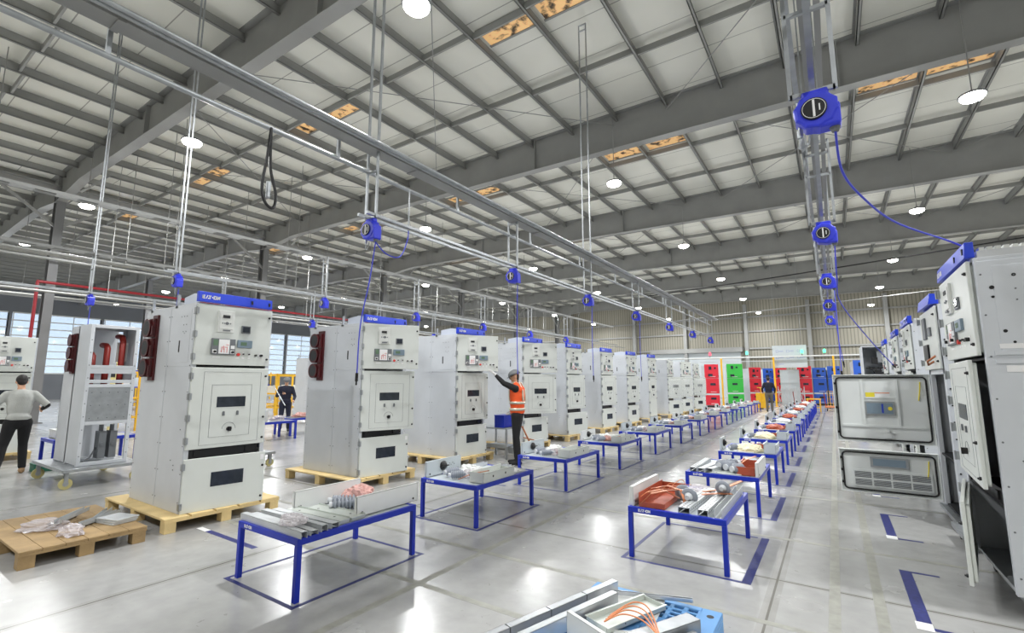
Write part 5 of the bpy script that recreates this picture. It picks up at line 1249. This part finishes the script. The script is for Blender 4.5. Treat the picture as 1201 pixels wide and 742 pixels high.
def person(label, loc, face, P, outfit, look=(0, 1), lean=0.0, name='person', sc=1.0, vox=.012):
    """P: elbow/wrist/knee/ankle points, local: +y is where the body faces, +x its right side"""
    root = empty(name, loc, face); root.scale = (sc,) * 3; tag(root, label, 'person')
    hip, ch, nk = Vector((0, 0, .93)), Vector((0, lean * .55, 1.26)), Vector((0, lean * .9, 1.47))
    hd = nk + Vector((P.get('hx', 0), .03 + P.get('hy', 0), .155))
    shR, shL = nk + Vector((.175, -.005, -.07)), nk + Vector((-.175, -.005, -.07))
    hpR, hpL = Vector((.09, 0, .9)), Vector((-.09, 0, .9))
    lz = math.atan2(-look[0], look[1]); Rh = Matrix.Rotation(lz, 3, 'Z') @ Matrix.Rotation(-P.get('nod', 0), 3, 'X')
    b = Blob()
    b.ell(hd + Vector((0, 0, .02)), (.074, .092, .1), rot=Rh, nu=20, nv=14); b.ell(hd + Rh @ Vector((0, .022, -.045)), (.056, .066, .07), rot=Rh)
    b.cap(hd + Rh @ Vector((0, .092, .012)), .009, hd + Rh @ Vector((0, .108, -.02)), .013, n=8)                 # nose
    b.ell(hd + Rh @ Vector((0, .075, -.092)), (.024, .02, .018), rot=Rh)                                          # chin
    b.ell(hd + Rh @ Vector((0, .088, -.054)), (.024, .01, .008), rot=Rh)                                          # lips
    b.ell(hd + Rh @ Vector((0, .082, .036)), (.05, .012, .01), rot=Rh)                                            # brow
    for s_ in (-1, 1): b.ell(hd + Rh @ Vector((s_ * .077, -.005, -.004)), (.011, .02, .03), rot=Rh)               # ears
    b.cap(nk + Vector((0, -.005, -.03)), .058, hd + Vector((0, -.015, -.05)), .05)
    b.ell((ch + hip) / 2 + Vector((0, 0, .02)), (.13, .09, .24)); b.ell(ch + Vector((0, 0, .04)), (.15, .095, .2)); chain(b, [shR, nk - Vector((0, 0, .04)), shL], [.05, .06, .05]); b.ell(hip, (.145, .1, .12))
    for s_, sh, k in ((1, shR, 'R'), (-1, shL, 'L')):
        e, w = Vector(P['elb' + k]), Vector(P['wri' + k])
        chain(b, [sh, sh.lerp(e, .5), e, e.lerp(w, .35), w], [.05, .044, .036, .038, .025])
        hand(b, w, (w - e) + Vector(P.get('hd' + k, (0, 0, 0))), P.get('up' + k, (0, -1, .3)), P.get('sd' + k, s_), P.get('curl' + k, .35))
        kn, an = Vector(P['kne' + k]), Vector(P['ank' + k]); hp = hpR if k == 'R' else hpL
        chain(b, [hp, hp.lerp(kn, .5), kn, kn.lerp(an, .35), an], [.08, .066, .05, .05, .034])
        fd = Vector(P.get('foo' + k, (0, 1, 0))).normalized(); b.cap(an + Vector((0, 0, -.04)), .03, an + fd * .13 + Vector((0, 0, -.055)), .022)
    b.flesh('body', outfit.get('body', 'skin'), root, vox=vox if vox < .011 else .011)
    # face details
    b = MB()
    for s_ in (-1, 1): b.ell(hd + Rh @ Vector((s_ * .03, .078, .016)), (.013, .01, .008), rot=Rh, nu=10, nv=6)
    eyes = b.build('eyes', 'label', root)
    b = MB()
    for s_ in (-1, 1): b.ell(hd + Rh @ Vector((s_ * .03, .0865, .016)), (.005, .004, .006), rot=Rh, nu=8, nv=6)
    b.build('pupils', 'black', eyes)
    b = MB()
    for s_ in (-1, 1): b.bar(hd + Rh @ Vector((s_ * .014, .092, .04)), hd + Rh @ Vector((s_ * .048, .082, .042)), .008, .006)
    b.build('eyebrows', 'hair', root)
    # hair
    b = Blob(); b.ell(hd + Rh @ Vector((0, -.014, .036)), (.083, .094, .096), rot=Rh, nu=20, nv=14); b.ell(hd + Rh @ Vector((0, -.05, -.01)), (.07, .05, .07), rot=Rh)
    if outfit.get('helmet'): pass
    else: b.flesh('hair', 'hair', root, .01, 2)
    # trousers
    b = Blob(); b.ell(hip + Vector((0, 0, -.01)), (.165, .125, .13))
    for k, hp in (('R', hpR), ('L', hpL)):
        kn, an = Vector(P['kne' + k]), Vector(P['ank' + k]); chain(b, [hp, hp.lerp(kn, .45), kn, kn.lerp(an, .4), an + Vector((0, 0, .03))], [.105, .088, .068, .066, .056])
    b.flesh('trousers', outfit['trousers'], root)
    # top
    b = Blob(); b.ell(ch.lerp(hip, .35) + Vector((0, 0, .03)), (.17, .12, .26)); b.ell(ch + Vector((0, .005, .03)), (.185, .128, .21)); b.ell(hip + Vector((0, 0, .06)), (.17, .128, .1)); chain(b, [shR, nk - Vector((0, 0, .055)), shL], [.066, .082, .066])
    sl = outfit.get('sleeve', 1)
    for sh, k in ((shR, 'R'), (shL, 'L')):
        e, w = Vector(P['elb' + k]), Vector(P['wri' + k])
        if sl == 1: chain(b, [sh, sh.lerp(e, .5), e, e.lerp(w, .5), e.lerp(w, .93)], [.066, .06, .05, .045, .034])
        else: chain(b, [sh, sh.lerp(e, .5), e.lerp(sh, .1)], [.068, .062, .056])
    tp = b.flesh('shirt', outfit['top'], root)
    if sl != 1:
        for sh, k in ((shR, 'R'), (shL, 'L')):
            e, w = Vector(P['elb' + k]), Vector(P['wri' + k]); b = Blob(); chain(b, [e.lerp(sh, .2), e, e.lerp(w, .5), e.lerp(w, .95)], [.05, .047, .043, .033]); b.flesh('arm_cover', 'cloth', root)
    if outfit.get('vest'):
        b = Blob(); b.ell(ch.lerp(hip, .4) + Vector((0, .0, .02)), (.19, .14, .27)); b.ell(ch + Vector((0, .005, .01)), (.2, .148, .19)); b.ell(hip + Vector((0, 0, .06)), (.187, .145, .1))
        for s_ in (-1, 1): chain(b, [ch + Vector((s_ * .1, .06, .12)), nk + Vector((s_ * .1, .0, .0)), ch + Vector((s_ * .1, -.06, .12))], [.07, .058, .07])
        v = b.flesh('vest', 'hiviz', root)
        for z, q in ((1.02, 1.0), (1.14, 1.0)):
            c = hip.lerp(ch, (z - .93) / .33); b = MB(); n = 32; vs = []
            for zz in (z - .024, z + .024):
                for i in range(n): a = 2 * PI * i / n; vs.append((c.x + .197 * math.cos(a), c.y + .152 * math.sin(a), zz))
            b.add(vs, [(i, (i + 1) % n, n + (i + 1) % n, n + i) for i in range(n)], 0, True); o = b.build('reflective_band', 'reflect', v); sm = o.modifiers.new('t', 'SOLIDIFY'); sm.thickness = .006
        for s_ in (-1, 1):
            b = MB(); b.tube([hip.lerp(ch, .75) + Vector((s_ * .1, .13, .0)), ch + Vector((s_ * .1, .135, .1)), nk + Vector((s_ * .1, .06, .045)), nk + Vector((s_ * .1, -.055, .04)), ch + Vector((s_ * .1, -.125, .1)), hip.lerp(ch, .75) + Vector((s_ * .1, -.135, .0))], .018, 6); b.build('reflective_band', 'reflect', v)
    for k in 'RL':
        an = Vector(P['ank' + k]); fd = Vector(P.get('foo' + k, (0, 1, 0))).normalized()
        b = Blob(); b.cap(an + Vector((0, 0, -.0)), .044, an + Vector((0, 0, -.045)) - fd * .03, .042); b.cap(an + Vector((0, 0, -.045)), .042, an + fd * .15 + Vector((0, 0, -.052)), .033)
        b.flesh('shoe', outfit.get('shoes', 'rubber'), root)
        if outfit.get('gloves'):
            e, w = Vector(P['elb' + k]), Vector(P['wri' + k]); s_ = 1 if k == 'R' else -1
            b = Blob(); hand(b, w, (w - e) + Vector(P.get('hd' + k, (0, 0, 0))), P.get('up' + k, (0, -1, .3)), P.get('sd' + k, s_), P.get('curl' + k, .35), 1.12); b.cap(e.lerp(w, .85), .034, w, .032); b.flesh('glove', 'glove', root, .009, 2)
    if outfit.get('helmet'):
        b = MB(); n = 20; prof = []
        cc = hd + Rh @ Vector((0, -.004, .035)); vs = []; fs = []
        for j in range(9):
            t = PI / 2 * j / 8
            for i in range(n): a = 2 * PI * i / n; vs.append(cc + Rh @ Vector((.1 * math.cos(t) * math.cos(a), .118 * math.cos(t) * math.sin(a), .1 * math.sin(t) + .0)))
        for j in range(8):
            for i in range(n): i2 = (i + 1) % n; fs.append((j * n + i, j * n + i2, (j + 1) * n + i2, (j + 1) * n + i))
        b.add(vs, fs, 0, True)
        pk = [cc + Rh @ Vector((.085 * math.cos(a), .08 + .075 * math.sin(a), -.004 - .012 * math.sin(a))) for a in [PI * i / 8 for i in range(9)]] ; b.add([cc + Rh @ Vector((0, .05, 0))] + pk, [(0, i, i + 1) for i in range(1, 9)], 0, True)
        o = b.build('helmet', outfit['helmet'], root); sm = o.modifiers.new('t', 'SOLIDIFY'); sm.thickness = .006; sm.offset = 1
        b = MB()
        for s_ in (-1, 1):
            q = [hd + Rh @ Vector((s_ * x, y, z)) for x, y, z in ((.008, .104, .03), (.055, .092, .03), (.058, .088, .0), (.012, .104, -.002))]; b.tube(q + [q[0]], .0035, 5); b.tube([q[1], hd + Rh @ Vector((s_ * .08, .0, .02))], .003, 5)
        if outfit.get('glasses'): b.build('glasses', 'black', root)
    return root
def fz(dx, dy): return math.atan2(-dx, dy)      # yaw so that local +y points to (dx, dy)
stand = dict(kneR=(.11, .02, .5), kneL=(-.11, .01, .5), ankR=(.12, -.01, .09), ankL=(-.12, -.02, .09))
person('worker in an orange hi-vis vest and grey helmet reaching up to a cabinet door', (-5.17, 7.88, 0), fz(-.93, -.36),
       dict(stand, elbL=(-.26, .2, 1.5), wriL=(-.2, .38, 1.66), elbR=(.23, -.04, 1.15), wriR=(.2, .12, .98), kneR=(.1, .05, .5), kneL=(-.1, .0, .5), ankR=(.1, .03, .09), ankL=(-.1, -.04, .09), nod=.35, hy=.02, upL=(0, -.6, .8), curlL=.18, curlR=.5),
       dict(top='cloth', trousers='cloth', vest=True, helmet='helmet', glasses=True, gloves=True, shoes='rubber'), look=(-.1, 1), sc=1.03)
person('man in a grey shirt and black trousers walking away at the left', (-11.8, 2.2, 0), fz(-.98, .05),
       dict(elbR=(.36, .02, 1.2), wriR=(.33, .24, 1.12), elbL=(-.34, .06, 1.18), wriL=(-.28, .3, 1.1), kneR=(.12, .16, .52), kneL=(-.16, -.05, .5), ankR=(.14, .12, .09), ankL=(-.24, -.3, .12), nod=.3, hy=.03, curlR=.5),
       dict(top='gshirt', trousers='cloth', sleeve=0, shoes='shoe'), lean=.1, sc=.97)
person('man in navy workwear and dark helmet holding a long rod behind the cabinets', (-14.6, 8.75, 0), fz(.93, -.5),
       dict(stand, elbR=(.27, .1, 1.15), wriR=(.1, .3, 1.22), elbL=(-.27, .08, 1.12), wriL=(-.22, .32, 1.0), nod=.4, curlR=.7, curlL=.7),
       dict(top='navy', trousers='navy', helmet='helmet', shoes='rubber'), sc=.97)
rod = MB(); rod.tube([(-13.95, 8.35, .85), (-14.42, 8.22, 1.45)], .014, 8); tag(rod.build('metal_rod', 'alu'), 'long metal rod held by the man in navy behind the cabinets', 'rod')
person('man in a navy jacket and grey trousers walking away down the far aisle', (-2.82, 27.8, 0), fz(-.08, 1),
       dict(elbR=(.28, .02, 1.15), wriR=(.26, .16, .95), elbL=(-.28, .02, 1.15), wriL=(-.27, .18, .98), kneR=(.1, .1, .5), kneL=(-.1, -.02, .5), ankR=(.11, .08, .09), ankL=(-.11, -.14, .11)),
       dict(top='navy', trousers='khaki', shoes='rubber'), sc=1.02)
